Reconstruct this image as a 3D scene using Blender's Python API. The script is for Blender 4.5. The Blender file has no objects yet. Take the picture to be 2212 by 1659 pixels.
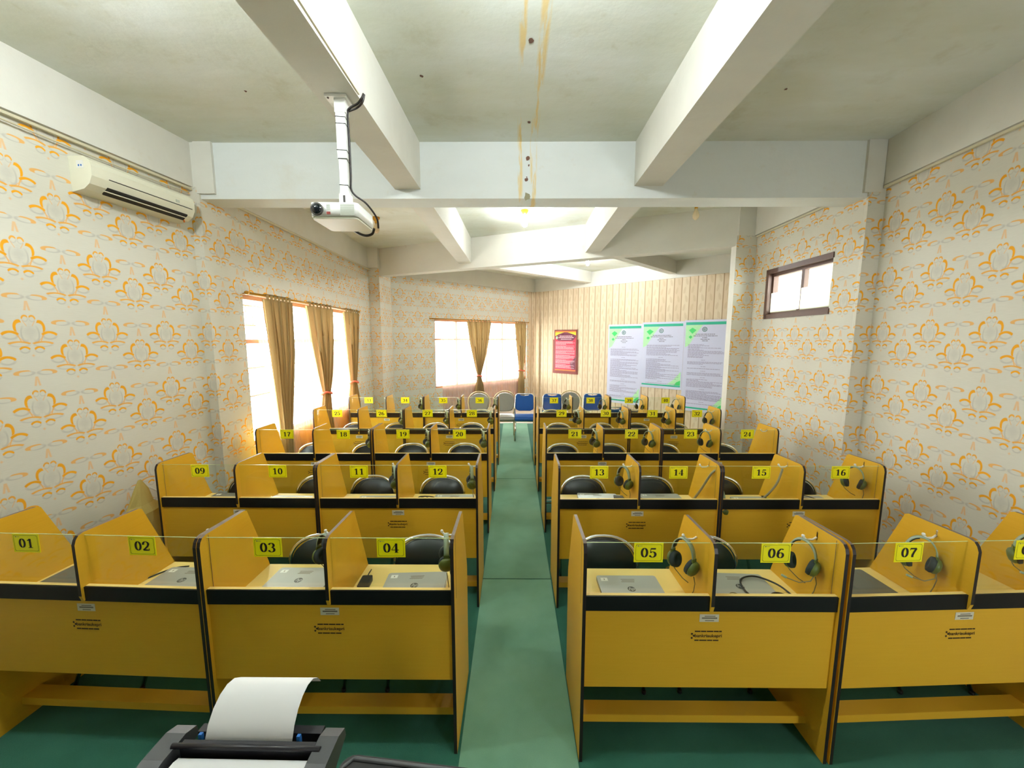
import bpy, bmesh, math, random
from mathutils import Vector, Matrix
random.seed(7)
PI = math.pi
sc = bpy.context.scene
COL = sc.collection

# ------------------------------------------------------------------ camera, world, exposure
cam_d = bpy.data.cameras.new('camera'); cam = bpy.data.objects.new('camera', cam_d); COL.objects.link(cam)
cam_d.sensor_fit = 'HORIZONTAL'; cam_d.sensor_width = 36.0; cam_d.lens = 36.0 * 821.2 / 2212.0
cam_d.clip_start = 0.05; cam_d.clip_end = 200
cam.location = (0, 0, 2.064)
cam.rotation_euler = (PI / 2 - 0.1192, 0, 0.0062)
sc.camera = cam

w = bpy.data.worlds.new('daylight'); sc.world = w; w.use_nodes = True
bg = w.node_tree.nodes['Background']; bg.inputs[0].default_value = (0.93, 0.97, 1.0, 1); bg.inputs[1].default_value = 9.0
sc.view_settings.view_transform = 'Standard'; sc.view_settings.look = 'None'
sc.view_settings.gamma = 1.0; sc.view_settings.use_curve_mapping = False
sc.view_settings.exposure = 1.40
try:
    sc.cycles.max_bounces = 8; sc.cycles.diffuse_bounces = 5; sc.cycles.transparent_max_bounces = 14; sc.cycles.adaptive_threshold = 0.02
    sc.cycles.sample_clamp_indirect = 6.0; sc.cycles.caustics_reflective = False; sc.cycles.caustics_refractive = False
except Exception: pass

BULB = 330.0          # emission of a lit bulb

# ------------------------------------------------------------------ materials
class G:
    """small node graph helper"""
    def __init__(s, name):
        s.m = bpy.data.materials.new(name); s.m.use_nodes = True; s.nt = s.m.node_tree
        s.b = s.nt.nodes['Principled BSDF']; s.out = s.nt.nodes['Material Output']
    def node(s, t, **kw):
        n = s.nt.nodes.new(t)
        for k, v in kw.items(): setattr(n, k, v)
        return n
    def put(s, sock, v):
        if isinstance(v, bpy.types.NodeSocket): s.nt.links.new(v, sock)
        elif v is not None: sock.default_value = v
    def M(s, op, a, b=None, c=None, clamp=False):
        n = s.node('ShaderNodeMath', operation=op, use_clamp=clamp)
        s.put(n.inputs[0], a); s.put(n.inputs[1], b)
        if c is not None: s.put(n.inputs[2], c)
        return n.outputs[0]
    def mix(s, f, a, b):
        n = s.node('ShaderNodeMix', data_type='RGBA')
        s.put(n.inputs[0], f); s.put(n.inputs[6], a); s.put(n.inputs[7], b)
        return n.outputs[2]
    def noise(s, vec, scale, detail=3.0, rough=0.55):
        n = s.node('ShaderNodeTexNoise'); s.put(n.inputs['Vector'], vec)
        n.inputs['Scale'].default_value = scale; n.inputs['Detail'].default_value = detail; n.inputs['Roughness'].default_value = rough
        return n.outputs[0]
    def ramp(s, f, lo, hi):
        n = s.node('ShaderNodeMapRange', clamp=True); s.put(n.inputs[0], f); n.inputs[1].default_value = lo; n.inputs[2].default_value = hi
        return n.outputs[0]
    def bump(s, h, strength=0.2, dist=0.01):
        n = s.node('ShaderNodeBump'); s.put(n.inputs['Height'], h); n.inputs['Strength'].default_value = strength; n.inputs['Distance'].default_value = dist
        s.put(s.b.inputs['Normal'], n.outputs[0])
    def obj(s): return s.node('ShaderNodeTexCoord').outputs['Object']
    def uv(s): return s.node('ShaderNodeTexCoord').outputs['UV']

def c4(c): return (c[0], c[1], c[2], 1.0)
def srgb(r, g, b):
    f = lambda x: (x / 255 / 12.92) if x / 255 <= 0.04045 else ((x / 255 + 0.055) / 1.055) ** 2.4
    return (f(r), f(g), f(b), 1.0)

def plain(name, col, rough=0.5, metal=0.0, var=0.06, scale=20.0, spec=0.5, bump=0.0):
    g = G(name); col = c4(col)
    n = g.noise(g.obj(), scale)
    dk = tuple(x * (1 - var) for x in col[:3]) + (1,); lt = tuple(min(1, x * (1 + var)) for x in col[:3]) + (1,)
    g.put(g.b.inputs['Base Color'], g.mix(n, dk, lt))
    g.b.inputs['Roughness'].default_value = rough; g.b.inputs['Metallic'].default_value = metal
    g.b.inputs['Specular IOR Level'].default_value = spec
    if bump: g.bump(n, bump)
    return g.m

def emit(name, col, strength):
    g = G(name); g.b.inputs['Base Color'].default_value = c4(col)
    g.b.inputs['Emission Color'].default_value = c4(col); g.b.inputs['Emission Strength'].default_value = strength
    return g.m

def mat_laminate(name, a, b):
    g = G(name); o = g.obj()
    mp = g.node('ShaderNodeMapping'); g.put(mp.inputs[0], o); mp.inputs['Scale'].default_value = (1.5, 1.5, 30)
    f = g.noise(mp.outputs[0], 3.0, 4.0); f2 = g.noise(o, 260.0, 2.0)
    g.put(g.b.inputs['Base Color'], g.mix(g.M('MULTIPLY_ADD', f2, 0.35, g.M('MULTIPLY', f, 0.65)), a, b))
    g.b.inputs['Roughness'].default_value = 0.42; g.b.inputs['Specular IOR Level'].default_value = 0.35
    return g.m

def mat_wallpaper():
    g = G('damask_wallpaper'); uv = g.uv()
    sp = g.node('ShaderNodeSeparateXYZ'); g.put(sp.inputs[0], uv); u, v = sp.outputs[0], sp.outputs[1]
    org, gry = None, None
    #        cx    cy    rx    ry   sx    sy    wo   strength grey
    rings = [(.665, -.05, .235, .150, .0, 1.0, .0, 1.0, .9),
             (.345, .30, .150, .24, .80, .60, .0, 1.0, .0),
             (.120, .66, .095, .12, .3, 1.0, .0, .9, .6),
             (.40, -.42, .31, .10, .0, 1.0, .0, .85, .7),
             (.250, -.66, .150, .12, .0, 1.0, .0, 1.0, .9),
             (.17, .02, .13, .32, -.9, .5, .0, .0, .9),
             (.37, 1.56, .29, .10, .75, .65, .0, .75, .9)]
    for shift_u, shift_v in ((0.0, 0.0), (0.212, 0.155)):      # two interleaved sets of columns
        up = g.M('DIVIDE', g.M('ADD', u, shift_u), 0.424)
        X = g.M('ABSOLUTE', g.M('MULTIPLY', g.M('SUBTRACT', g.M('FRACT', up), 0.5), 0.424 / 0.139))
        vp = g.M('DIVIDE', g.M('ADD', v, shift_v), 0.476)
        Y = g.M('MULTIPLY_ADD', g.M('FRACT', vp), 3.2, -1.25)
        for cx, cy, rx, ry, sx, sy, wo, so, sg in rings:
            dx = g.M('MULTIPLY_ADD', X, 1 / rx, -cx / rx); dy = g.M('MULTIPLY_ADD', Y, 1 / ry, -cy / ry)
            l = g.M('SQRT', g.M('ADD', g.M('MULTIPLY', dx, dx), g.M('MULTIPLY', dy, dy)))
            d = g.M('ABSOLUTE', g.M('SUBTRACT', l, 1.0))
            s_ = g.M('ADD', g.M('MULTIPLY', dx, sx), g.M('MULTIPLY', dy, sy))
            wv = g.M('MINIMUM', g.M('MAXIMUM', g.M('MULTIPLY_ADD', s_, 0.62, 0.10), 0.0), 0.40)
            o = g.M('MULTIPLY', g.M('MULTIPLY', g.M('SUBTRACT', wv, d), 7.0, clamp=True), so)
            k = g.M('MULTIPLY', g.M('MULTIPLY', g.M('MULTIPLY', g.M('SUBTRACT', 0.34, d), 4.0, clamp=True), sg), g.M('MULTIPLY_ADD', s_, -0.75, 0.45, clamp=True))
            org = o if org is None else g.M('MAXIMUM', org, o)
            gry = k if gry is None else g.M('MAXIMUM', gry, k)
        for ax, ay, bx, by, wd, st in ((.50, .20, .34, -.28, .035, .8), (.46, -.06, .24, -.30, .03, .7), (.20, .56, .10, .36, .03, .6)):
            L2 = (bx - ax) ** 2 + (by - ay) ** 2
            t = g.M('ADD', g.M('MULTIPLY_ADD', X, (bx - ax) / L2, -(ax * (bx - ax) + ay * (by - ay)) / L2), g.M('MULTIPLY', Y, (by - ay) / L2), clamp=True)
            ex = g.M('SUBTRACT', X, g.M('MULTIPLY_ADD', t, bx - ax, ax)); ey = g.M('SUBTRACT', Y, g.M('MULTIPLY_ADD', t, by - ay, ay))
            dd = g.M('SQRT', g.M('ADD', g.M('MULTIPLY', ex, ex), g.M('MULTIPLY', ey, ey)))
            org = g.M('MAXIMUM', org, g.M('MULTIPLY', g.M('MULTIPLY', g.M('SUBTRACT', wd, dd), 30.0, clamp=True), st))
        # little pointed flame above each motif and the drop under it
        leg = g.M('MULTIPLY_ADD', Y, -0.18, 0.26)
        fl = g.M('MULTIPLY', g.M('SUBTRACT', 0.06, g.M('ABSOLUTE', g.M('SUBTRACT', X, leg))), 25.0, clamp=True)
        fl = g.M('MULTIPLY', fl, g.M('MULTIPLY', g.M('GREATER_THAN', Y, 1.0), g.M('LESS_THAN', Y, 1.40)))
        dr = g.M('MULTIPLY', g.M('SUBTRACT', 0.09, g.M('ADD', X, g.M('ABSOLUTE', g.M('ADD', Y, 0.90)))), 14.0, clamp=True)
        org = g.M('MAXIMUM', org, g.M('MULTIPLY', g.M('MAXIMUM', fl, dr), 0.5))
        inner = g.M('MULTIPLY', g.M('SUBTRACT', 0.24, g.M('ADD', g.M('MULTIPLY', X, 0.6), g.M('MULTIPLY', g.M('ABSOLUTE', g.M('SUBTRACT', Y, 0.1)), 0.45))), 6.0, clamp=True)
        gry = g.M('MAXIMUM', gry, g.M('MULTIPLY', inner, 0.45))
    n1 = g.noise(uv, 2.0, 3.0)
    mp = g.node('ShaderNodeMapping'); g.put(mp.inputs[0], uv); mp.inputs['Scale'].default_value = (3, 60, 1)
    n2 = g.noise(mp.outputs[0], 5.0, 3.0)
    base = g.mix(g.M('MULTIPLY_ADD', n2, 0.5, g.M('MULTIPLY', n1, 0.5)), srgb(198, 194, 178), srgb(224, 222, 210))
    c = g.mix(g.M('MULTIPLY', gry, 0.6), base, srgb(176, 173, 166))
    c = g.mix(org, c, srgb(236, 166, 34))
    g.put(g.b.inputs['Base Color'], c); g.b.inputs['Roughness'].default_value = 0.75; g.b.inputs['Specular IOR Level'].default_value = 0.2
    return g.m

def mat_stripes():
    g = G('striped_wallpaper'); uv = g.uv()
    sp = g.node('ShaderNodeSeparateXYZ'); g.put(sp.inputs[0], uv); u, v = sp.outputs[0], sp.outputs[1]
    up = g.M('DIVIDE', u, 0.169); fx = g.M('SUBTRACT', g.M('FRACT', up), 0.5); ax = g.M('ABSOLUTE', fx)
    line = g.M('MULTIPLY', g.M('SUBTRACT', ax, 0.42), 30.0, clamp=True)
    alt = g.M('FLOORED_MODULO', g.M('FLOOR', up), 2.0)
    # trailing leaves: ovals stacked up the strip, leaning left and right by turns
    vy = g.M('DIVIDE', v, 0.19); side = g.M('MULTIPLY_ADD', g.M('FLOORED_MODULO', g.M('FLOOR', vy), 2.0), 0.26, -0.13)
    dx = g.M('DIVIDE', g.M('SUBTRACT', fx, side), 0.17); dy = g.M('DIVIDE', g.M('SUBTRACT', g.M('FRACT', vy), 0.5), 0.42)
    dx = g.M('ADD', dx, g.M('MULTIPLY', dy, g.M('MULTIPLY', side, 4.0)))
    leaf = g.M('MULTIPLY', g.M('SUBTRACT', 1.0, g.M('ADD', g.M('MULTIPLY', dx, dx), g.M('MULTIPLY', dy, dy))), 5.0, clamp=True)
    stem = g.M('MULTIPLY', g.M('SUBTRACT', 0.03, g.M('ABSOLUTE', fx)), 40.0, clamp=True)
    deco = g.M('MAXIMUM', leaf, stem)
    n = g.noise(uv, 60.0, 2.0)
    base = g.mix(alt, srgb(220, 200, 172), srgb(226, 210, 184))
    base = g.mix(g.M('MULTIPLY', n, 0.3), base, srgb(206, 184, 146))
    c = g.mix(g.M('MULTIPLY', deco, 0.38), base, srgb(196, 172, 136))
    c = g.mix(g.M('MULTIPLY', line, 0.75), c, srgb(158, 126, 90))
    g.put(g.b.inputs['Base Color'], c); g.b.inputs['Roughness'].default_value = 0.7; g.b.inputs['Specular IOR Level'].default_value = 0.2
    return g.m

def mat_plaster(name, a, b, stain, axis_stain=True, amount=0.35):
    g = G(name); o = g.obj()
    mp = g.node('ShaderNodeMapping'); g.put(mp.inputs[0], o); mp.inputs['Scale'].default_value = (0.5, 1.6, 1.2)
    n1 = g.noise(mp.outputs[0], 1.3, 5.0, 0.6); n2 = g.noise(o, 9.0, 4.0); n3 = g.noise(o, 2.6, 6.0, 0.65)
    base = g.mix(g.ramp(n1, 0.3, 0.7), a, b)
    base = g.mix(g.M('MULTIPLY', g.ramp(n3, 0.56, 0.78), amount), base, stain)
    base = g.mix(g.M('MULTIPLY', g.ramp(n2, 0.66, 0.8), 0.3), base, stain)
    if axis_stain:
        sp = g.node('ShaderNodeSeparateXYZ'); g.put(sp.inputs[0], o); x = sp.outputs[0]; y = sp.outputs[1]
        ms = g.node('ShaderNodeMapping'); g.put(ms.inputs[0], o); ms.inputs['Scale'].default_value = (26, 2.2, 3.0)
        nn = g.noise(ms.outputs[0], 1.0, 4.0, 0.6)
        for cx, wd, th in ((0.05, 0.018, 0.50), (0.17, 0.022, 0.48)):
            band = g.M('MULTIPLY', g.M('SUBTRACT', wd * 1.6, g.M('ABSOLUTE', g.M('SUBTRACT', x, cx))), 60.0, clamp=True)
            near = g.M('LESS_THAN', y, 3.9)
            f = g.M('MULTIPLY', g.M('MULTIPLY', band, near), g.ramp(nn, th, th + 0.1))
            base = g.mix(g.M('MULTIPLY', f, 0.8), base, srgb(228, 200, 128))
    g.put(g.b.inputs['Base Color'], base); g.b.inputs['Roughness'].default_value = 0.85; g.b.inputs['Specular IOR Level'].default_value = 0.15
    g.bump(g.noise(o, 14.0, 5.0), 0.25, 0.01)
    return g.m

def mat_carpet(name, a, b):
    g = G(name); o = g.obj()
    n1 = g.noise(o, 1.8, 4.0); n2 = g.noise(o, 320.0, 2.0)
    base = g.mix(g.ramp(n1, 0.3, 0.7), a, b)
    base = g.mix(g.M('MULTIPLY', n2, 0.35), base, tuple(x * 0.55 for x in a[:3]) + (1,))
    g.put(g.b.inputs['Base Color'], base); g.b.inputs['Roughness'].default_value = 0.9; g.b.inputs['Specular IOR Level'].default_value = 0.1
    try: g.b.inputs['Sheen Weight'].default_value = 0.15
    except Exception: pass
    g.bump(n2, 0.4, 0.004)
    return g.m

def mat_cloth(name, col, transl, transp=0.0, glow=None):
    g = G(name); nt = g.nt; nt.nodes.remove(g.b)
    n = g.noise(g.obj(), 90.0, 2.0)
    colr = g.mix(n, tuple(x * 0.9 for x in col[:3]) + (1,), col)
    d = g.node('ShaderNodeBsdfDiffuse'); t = g.node('ShaderNodeBsdfTranslucent'); g.put(d.inputs[0], colr); g.put(t.inputs[0], colr)
    mx = g.node('ShaderNodeMixShader'); mx.inputs[0].default_value = transl; nt.links.new(d.outputs[0], mx.inputs[1]); nt.links.new(t.outputs[0], mx.inputs[2])
    last = mx
    if transp:
        tr = g.node('ShaderNodeBsdfTransparent'); m2 = g.node('ShaderNodeMixShader'); m2.inputs[0].default_value = transp
        nt.links.new(mx.outputs[0], m2.inputs[1]); nt.links.new(tr.outputs[0], m2.inputs[2]); last = m2
    nt.links.new(last.outputs[0], g.out.inputs[0]); return g.m

def mat_glass(name, tint=(0.97, 1.0, 0.97, 1), refl=0.06):
    g = G(name); nt = g.nt; nt.nodes.remove(g.b)
    t = g.node('ShaderNodeBsdfTransparent'); t.inputs[0].default_value = tint
    s = g.node('ShaderNodeBsdfGlossy'); s.inputs['Roughness'].default_value = 0.03
    lw = g.node('ShaderNodeLayerWeight'); lw.inputs['Blend'].default_value = 0.5
    fz = g.M('MULTIPLY_ADD', g.M('POWER', lw.outputs['Facing'], 4.0), 0.5, refl * 0.5)
    m = g.node('ShaderNodeMixShader'); nt.links.new(fz, m.inputs[0])
    nt.links.new(t.outputs[0], m.inputs[1]); nt.links.new(s.outputs[0], m.inputs[2]); nt.links.new(m.outputs[0], g.out.inputs[0]); return g.m

M = {}
M['yellow'] = mat_laminate('yellow_laminate', srgb(216, 164, 34), srgb(228, 178, 52))
M['pale'] = mat_laminate('pale_yellow_laminate', srgb(242, 210, 122), srgb(248, 222, 142))
M['edge'] = plain('dark_edge_banding', srgb(30, 20, 18), 0.45)
M['topedge'] = plain('grey_edge_banding', srgb(118, 102, 88), 0.5, var=0.15)  # lighter grey-brown banding for the top and sloping panel edges
M['black'] = plain('matt_black', srgb(16, 16, 17), 0.5)
M['rail'] = plain('black_laminate', srgb(13, 14, 15), 0.45, spec=0.3)
M['glass'] = mat_glass('clear_glass')
M['glassedge'] = plain('glass_edge', srgb(190, 205, 150), 0.2)
M['plate'] = plain('yellow_plate', srgb(254, 243, 0), 0.4, var=0.01)
M['ink'] = plain('black_ink', srgb(22, 12, 6), 0.6)
M['inkbrown'] = plain('stencil_ink', srgb(52, 30, 6), 0.6)
M['sticker'] = plain('paper_sticker', srgb(214, 208, 184), 0.6)
M['faint'] = plain('faint_print', srgb(128, 118, 98), 0.6)
M['white'] = plain('white_plastic', srgb(232, 232, 226), 0.4, var=0.02)
M['chrome'] = plain('chrome', srgb(225, 225, 225), 0.16, 1.0, var=0.02)
M['vinyl'] = plain('black_vinyl', srgb(22, 26, 28), 0.38, bump=0.05)
M['vinylgrey'] = plain('grey_vinyl', srgb(150, 148, 136), 0.4)
M['bluecloth'] = plain('blue_fabric', srgb(22, 84, 158), 0.7, var=0.1)
M['gold'] = plain('champagne_metal', srgb(216, 196, 150), 0.3, 0.6)
M['silver'] = plain('silver_plastic', srgb(176, 176, 170), 0.38, 0.3, var=0.03)
M['darkgrey'] = plain('dark_grey_plastic', srgb(98, 98, 94), 0.45)
M['badge'] = plain('dark_badge', srgb(70, 66, 62), 0.35)
M['band'] = plain('pale_green_plastic', srgb(150, 166, 146), 0.4)
M['olive'] = plain('olive_plastic', srgb(84, 96, 34), 0.4)
M['cushion'] = plain('black_foam', srgb(28, 34, 38), 0.75)
M['cable'] = plain('grey_cable', srgb(128, 118, 84), 0.5)
M['strapgrey'] = plain('grey_sleeve', srgb(150, 146, 122), 0.6)
M['blackcable'] = plain('black_cable', srgb(30, 22, 20), 0.4)
M['wallpaper'] = mat_wallpaper(); M['stripes'] = mat_stripes()
M['ceiling'] = mat_plaster('ceiling_plaster', srgb(226, 230, 224), srgb(208, 210, 192), srgb(178, 170, 128), True, 0.45)
M['beam'] = mat_plaster('beam_paint', srgb(226, 230, 228), srgb(216, 220, 216), srgb(204, 192, 160), True, 0.25)
M['beamplain'] = mat_plaster('beam_paint_clean', srgb(222, 220, 210), srgb(212, 210, 200), srgb(200, 190, 160), False, 0.2)
M['carpet'] = mat_carpet('green_carpet', srgb(40, 98, 78), srgb(56, 116, 96))
M['runner'] = mat_carpet('pale_green_carpet', srgb(104, 152, 124), srgb(130, 176, 150))
M['tile'] = plain('pale_floor_tile', srgb(222, 214, 208), 0.25)
M['curtain'] = mat_cloth('khaki_curtain', srgb(176, 150, 104), 0.16)
M['sheer'] = mat_cloth('pink_sheer', srgb(238, 186, 176), 0.4, 0.62)
M['tie'] = plain('pink_tie', srgb(236, 120, 92), 0.7)
M['brass'] = plain('brass_rod', srgb(176, 128, 40), 0.3, 0.7)
M['frame'] = plain('washed_window_frame', srgb(196, 150, 110), 0.5)  # brown frames lightened to pinkish: the window glare is put into the colour
M['grille'] = plain('window_grille', srgb(210, 180, 150), 0.5)
M['darkwood'] = plain('dark_brown_wood', srgb(92, 62, 48), 0.5, var=0.15)
M['redwood'] = plain('red_brown_wood', srgb(128, 42, 30), 0.45)
M['frost'] = mat_cloth('frosted_film', srgb(240, 240, 224), 0.6, 0.35)
M['ac'] = plain('cream_plastic', srgb(226, 224, 202), 0.4, var=0.02)
M['acdark'] = plain('dark_outlet', srgb(24, 20, 14), 0.6)
M['trunk'] = plain('cream_trunking', srgb(206, 198, 168), 0.5)
M['paper'] = plain('white_paper', srgb(232, 232, 232), 0.7, var=0.01)
M['red'] = plain('crimson_print', srgb(196, 18, 60), 0.5, var=0.2, scale=4)
M['maroon'] = plain('maroon_print', srgb(104, 10, 50), 0.5)
M['orange'] = plain('orange_print', srgb(230, 120, 30), 0.5)
M['yprint'] = plain('yellow_print', srgb(248, 210, 20), 0.5)
M['pinktext'] = plain('pale_pink_print', srgb(236, 190, 200), 0.6)
M['lilac'] = plain('pale_lilac_paper', srgb(206, 208, 230), 0.6, var=0.02)
M['teal'] = plain('teal_print', srgb(40, 176, 142), 0.5)
M['green1'] = plain('light_green_print', srgb(176, 230, 176), 0.5)
M['green2'] = plain('green_print', srgb(70, 212, 112), 0.5)
M['greytext'] = plain('grey_print', srgb(158, 152, 178), 0.6)
M['darktext'] = plain('dark_grey_print', srgb(100, 100, 112), 0.6)
M['emblem'] = plain('emblem_green', srgb(54, 110, 96), 0.5)
M['bluebit'] = plain('blue_plastic', srgb(40, 110, 190), 0.4)
M['printer'] = plain('black_printer_plastic', srgb(30, 28, 34), 0.42)
M['printergrey'] = plain('grey_printer_plastic', srgb(66, 68, 70), 0.45)
M['bulb'] = emit('lit_bulb', (0.90, 0.97, 1.0), BULB); M['bulbmid'] = emit('lit_bulb_mid', (0.92, 0.97, 1.0), BULB * 0.55)
M['bulbfar'] = emit('lit_bulb_far', (0.92, 0.97, 1.0), BULB * 1.8)
M['bulboff'] = plain('unlit_bulb', srgb(226, 206, 170), 0.25)
M['fixture'] = plain('amber_lamp_holder', srgb(206, 150, 30), 0.35)
M['lens'] = plain('lens_glass', srgb(10, 16, 22), 0.08)
M['vent'] = plain('vent_grey', srgb(188, 192, 176), 0.5)
M['bag'] = mat_cloth('beige_bag', srgb(214, 196, 120), 0.3)
M['adapteryellow'] = plain('yellow_sticker', srgb(226, 216, 20), 0.5)
M['backwall'] = plain('grey_wall', srgb(160, 158, 146), 0.8)
M['tabletop'] = plain('table_veneer', srgb(150, 110, 66), 0.45, var=0.15)
M['wallspot'] = plain('flaked_plaster', srgb(116, 84, 70), 0.9)
M['spotgrey'] = plain('bare_concrete', srgb(150, 144, 116), 0.9)

# ------------------------------------------------------------------ mesh helpers
class MB:
    def __init__(s): s.v = []; s.f = []; s.mi = []; s.uv = []; s.mats = []; s.sm = []
    def mat(s, m):
        m = M[m] if isinstance(m, str) else m
        if m not in s.mats: s.mats.append(m)
        return s.mats.index(m)
    def face(s, pts, m, uv=None, smooth=False):
        i = len(s.v); s.v += [tuple(p) for p in pts]; s.f.append(tuple(range(i, i + len(pts)))); s.mi.append(s.mat(m)); s.uv.append(uv); s.sm.append(smooth)
    def mesh(s, vs, fs, m, smooth=False):
        i = len(s.v); s.v += [tuple(p) for p in vs]; k = s.mat(m)
        for f in fs: s.f.append(tuple(i + j for j in f)); s.mi.append(k); s.uv.append(None); s.sm.append(smooth)
    def box(s, x0, x1, y0, y1, z0, z1, m, skip=()):
        v = [(x, y, z) for x in (x0, x1) for y in (y0, y1) for z in (z0, z1)]
        s.mesh(v, [(0, 1, 3, 2), (4, 6, 7, 5), (0, 4, 5, 1), (2, 3, 7, 6), (0, 2, 6, 4), (1, 5, 7, 3)], m)
    def rbox(s, x0, x1, y0, y1, z0, z1, r, m, n=3, smooth=True):
        """box with rounded vertical corners"""
        pts = []
        for cx, cy, a in ((x1 - r, y1 - r, 0), (x0 + r, y1 - r, PI / 2), (x0 + r, y0 + r, PI), (x1 - r, y0 + r, 3 * PI / 2)):
            for i in range(n + 1):
                t = a + PI / 2 * i / n; pts.append((cx + r * math.cos(t), cy + r * math.sin(t)))
        k = len(pts); v = [(x, y, z0) for x, y in pts] + [(x, y, z1) for x, y in pts]
        s.mesh(v, [tuple(range(k))[::-1], tuple(range(k, 2 * k))], m)
        s.mesh(v, [(i, (i + 1) % k, k + (i + 1) % k, k + i) for i in range(k)], m, smooth)
    def prism_x(s, prof, x0, x1, mface, medge):
        """profile in (y,z) extruded along x; medge may be a function of edge index"""
        k = len(prof)
        s.face([(x0, y, z) for y, z in prof], mface); s.face([(x1, y, z) for y, z in prof][::-1], mface)
        for i in range(k):
            a, b = prof[i], prof[(i + 1) % k]
            me = medge(i) if callable(medge) else medge
            s.face([(x0, a[0], a[1]), (x1, a[0], a[1]), (x1, b[0], b[1]), (x0, b[0], b[1])], me)
    def tube(s, pts, r, m, n=8, cap=True, closed=False, flat=1.0):
        pts = [Vector(p) for p in pts]; k = len(pts); rings = []
        up = None
        for i, p in enumerate(pts):
            if closed: t = (pts[(i + 1) % k] - pts[i - 1]).normalized()
            else: t = (pts[min(i + 1, k - 1)] - pts[max(i - 1, 0)]).normalized()
            if up is None: up = t.orthogonal().normalized()
            else:
                up = (up - t * up.dot(t))
                up = up.normalized() if up.length > 1e-6 else t.orthogonal().normalized()
            w_ = t.cross(up); rr = r[i] if isinstance(r, (list, tuple)) else r
            rings.append([p + (up * math.cos(2 * PI * j / n) * flat + w_ * math.sin(2 * PI * j / n)) * rr for j in range(n)])
        v = [q for ring in rings for q in ring]; f = []
        for i in range(k if closed else k - 1):
            a = i * n; b = ((i + 1) % k) * n
            for j in range(n): f.append((a + j, a + (j + 1) % n, b + (j + 1) % n, b + j))
        s.mesh(v, f, m, True)
        if cap and not closed: s.mesh(rings[0], [tuple(range(n))[::-1]], m); s.mesh(rings[-1], [tuple(range(n))], m)
    def lathe(s, prof, m, n=16, axis='z', c=(0, 0, 0), smooth=True):
        v = []; f = []
        for r, z in prof:
            for j in range(n):
                a = 2 * PI * j / n; x, y = r * math.cos(a), r * math.sin(a)
                p = (x, y, z) if axis == 'z' else ((x, z, y) if axis == 'y' else (z, x, y))
                v.append((c[0] + p[0], c[1] + p[1], c[2] + p[2]))
        for i in range(len(prof) - 1):
            for j in range(n): f.append((i * n + j, i * n + (j + 1) % n, (i + 1) * n + (j + 1) % n, (i + 1) * n + j))
        s.mesh(v, f, m, smooth)
        s.mesh(v, [tuple(range(n))[::-1], tuple(range(len(v) - n, len(v)))], m)
    def xf(s, mat): s.v = [tuple(mat @ Vector(p)) for p in s.v]; return s
    def data(s, name):
        me = bpy.data.meshes.new(name); me.from_pydata(s.v, [], s.f)
        for m in s.mats: me.materials.append(m)
        me.polygons.foreach_set('material_index', s.mi); me.polygons.foreach_set('use_smooth', s.sm)
        if any(u is not None for u in s.uv):
            l = me.uv_layers.new(name='UVMap'); k = 0
            for p, u in zip(me.polygons, s.uv):
                for j in range(len(p.vertices)):
                    l.data[k].uv = u[j] if u else (0, 0); k += 1
        bm = bmesh.new(); bm.from_mesh(me); bmesh.ops.remove_doubles(bm, verts=bm.verts, dist=1e-5)
        bmesh.ops.recalc_face_normals(bm, faces=bm.faces); bm.to_mesh(me); bm.free()
        me.update(); return me

def link(name, data, parent=None, loc=None, rz=0.0, rot=None):
    o = bpy.data.objects.new(name, data); COL.objects.link(o)
    if parent is not None: o.parent = parent
    if loc is not None: o.location = loc
    o.rotation_euler = rot if rot is not None else (0, 0, rz)
    return o
def tag(o, label=None, cat=None, group=None, kind=None):
    if label: o['label'] = label
    if cat: o['category'] = cat
    if group: o['group'] = group
    if kind: o['kind'] = kind
    return o
def thing(name, label, cat, loc=(0, 0, 0), rz=0.0, group=None, rot=None): return tag(link(name, None, None, loc, rz, rot), label, cat, group)
def struct(name, mb): return tag(link(name, mb.data(name)), kind='structure')
CACHE = {}
def part(name, key, fn, parent, loc=None, rz=0.0, rot=None):
    """an own object whose mesh data is shared by every repeat with the same key"""
    if key not in CACHE: CACHE[key] = fn().data(name)
    return link(name, CACHE[key], parent, loc, rz, rot)

def text_geo(txt, size, shear=0.0, bold=0.0):
    cu = bpy.data.curves.new('t', 'FONT'); cu.body = txt; cu.size = size; cu.align_x = 'CENTER'; cu.align_y = 'CENTER'; cu.shear = shear; cu.offset = bold; cu.resolution_u = 3
    ob = bpy.data.objects.new('t', cu); COL.objects.link(ob); dg = bpy.context.evaluated_depsgraph_get(); dg.update()
    me = bpy.data.meshes.new_from_object(ob.evaluated_get(dg)); v = [tuple(p.co) for p in me.vertices]; f = [tuple(p.vertices) for p in me.polygons]
    bpy.data.objects.remove(ob); bpy.data.curves.remove(cu); bpy.data.meshes.remove(me); return v, f
TXT = {}
def put_text(mb, txt, size, m, place, **kw):
    k = (txt, size, tuple(kw.items()))
    if k not in TXT: TXT[k] = text_geo(txt, size, **kw)
    v, f = TXT[k]; mb.mesh([place(p[0], p[1]) for p in v], f, m)

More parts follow.
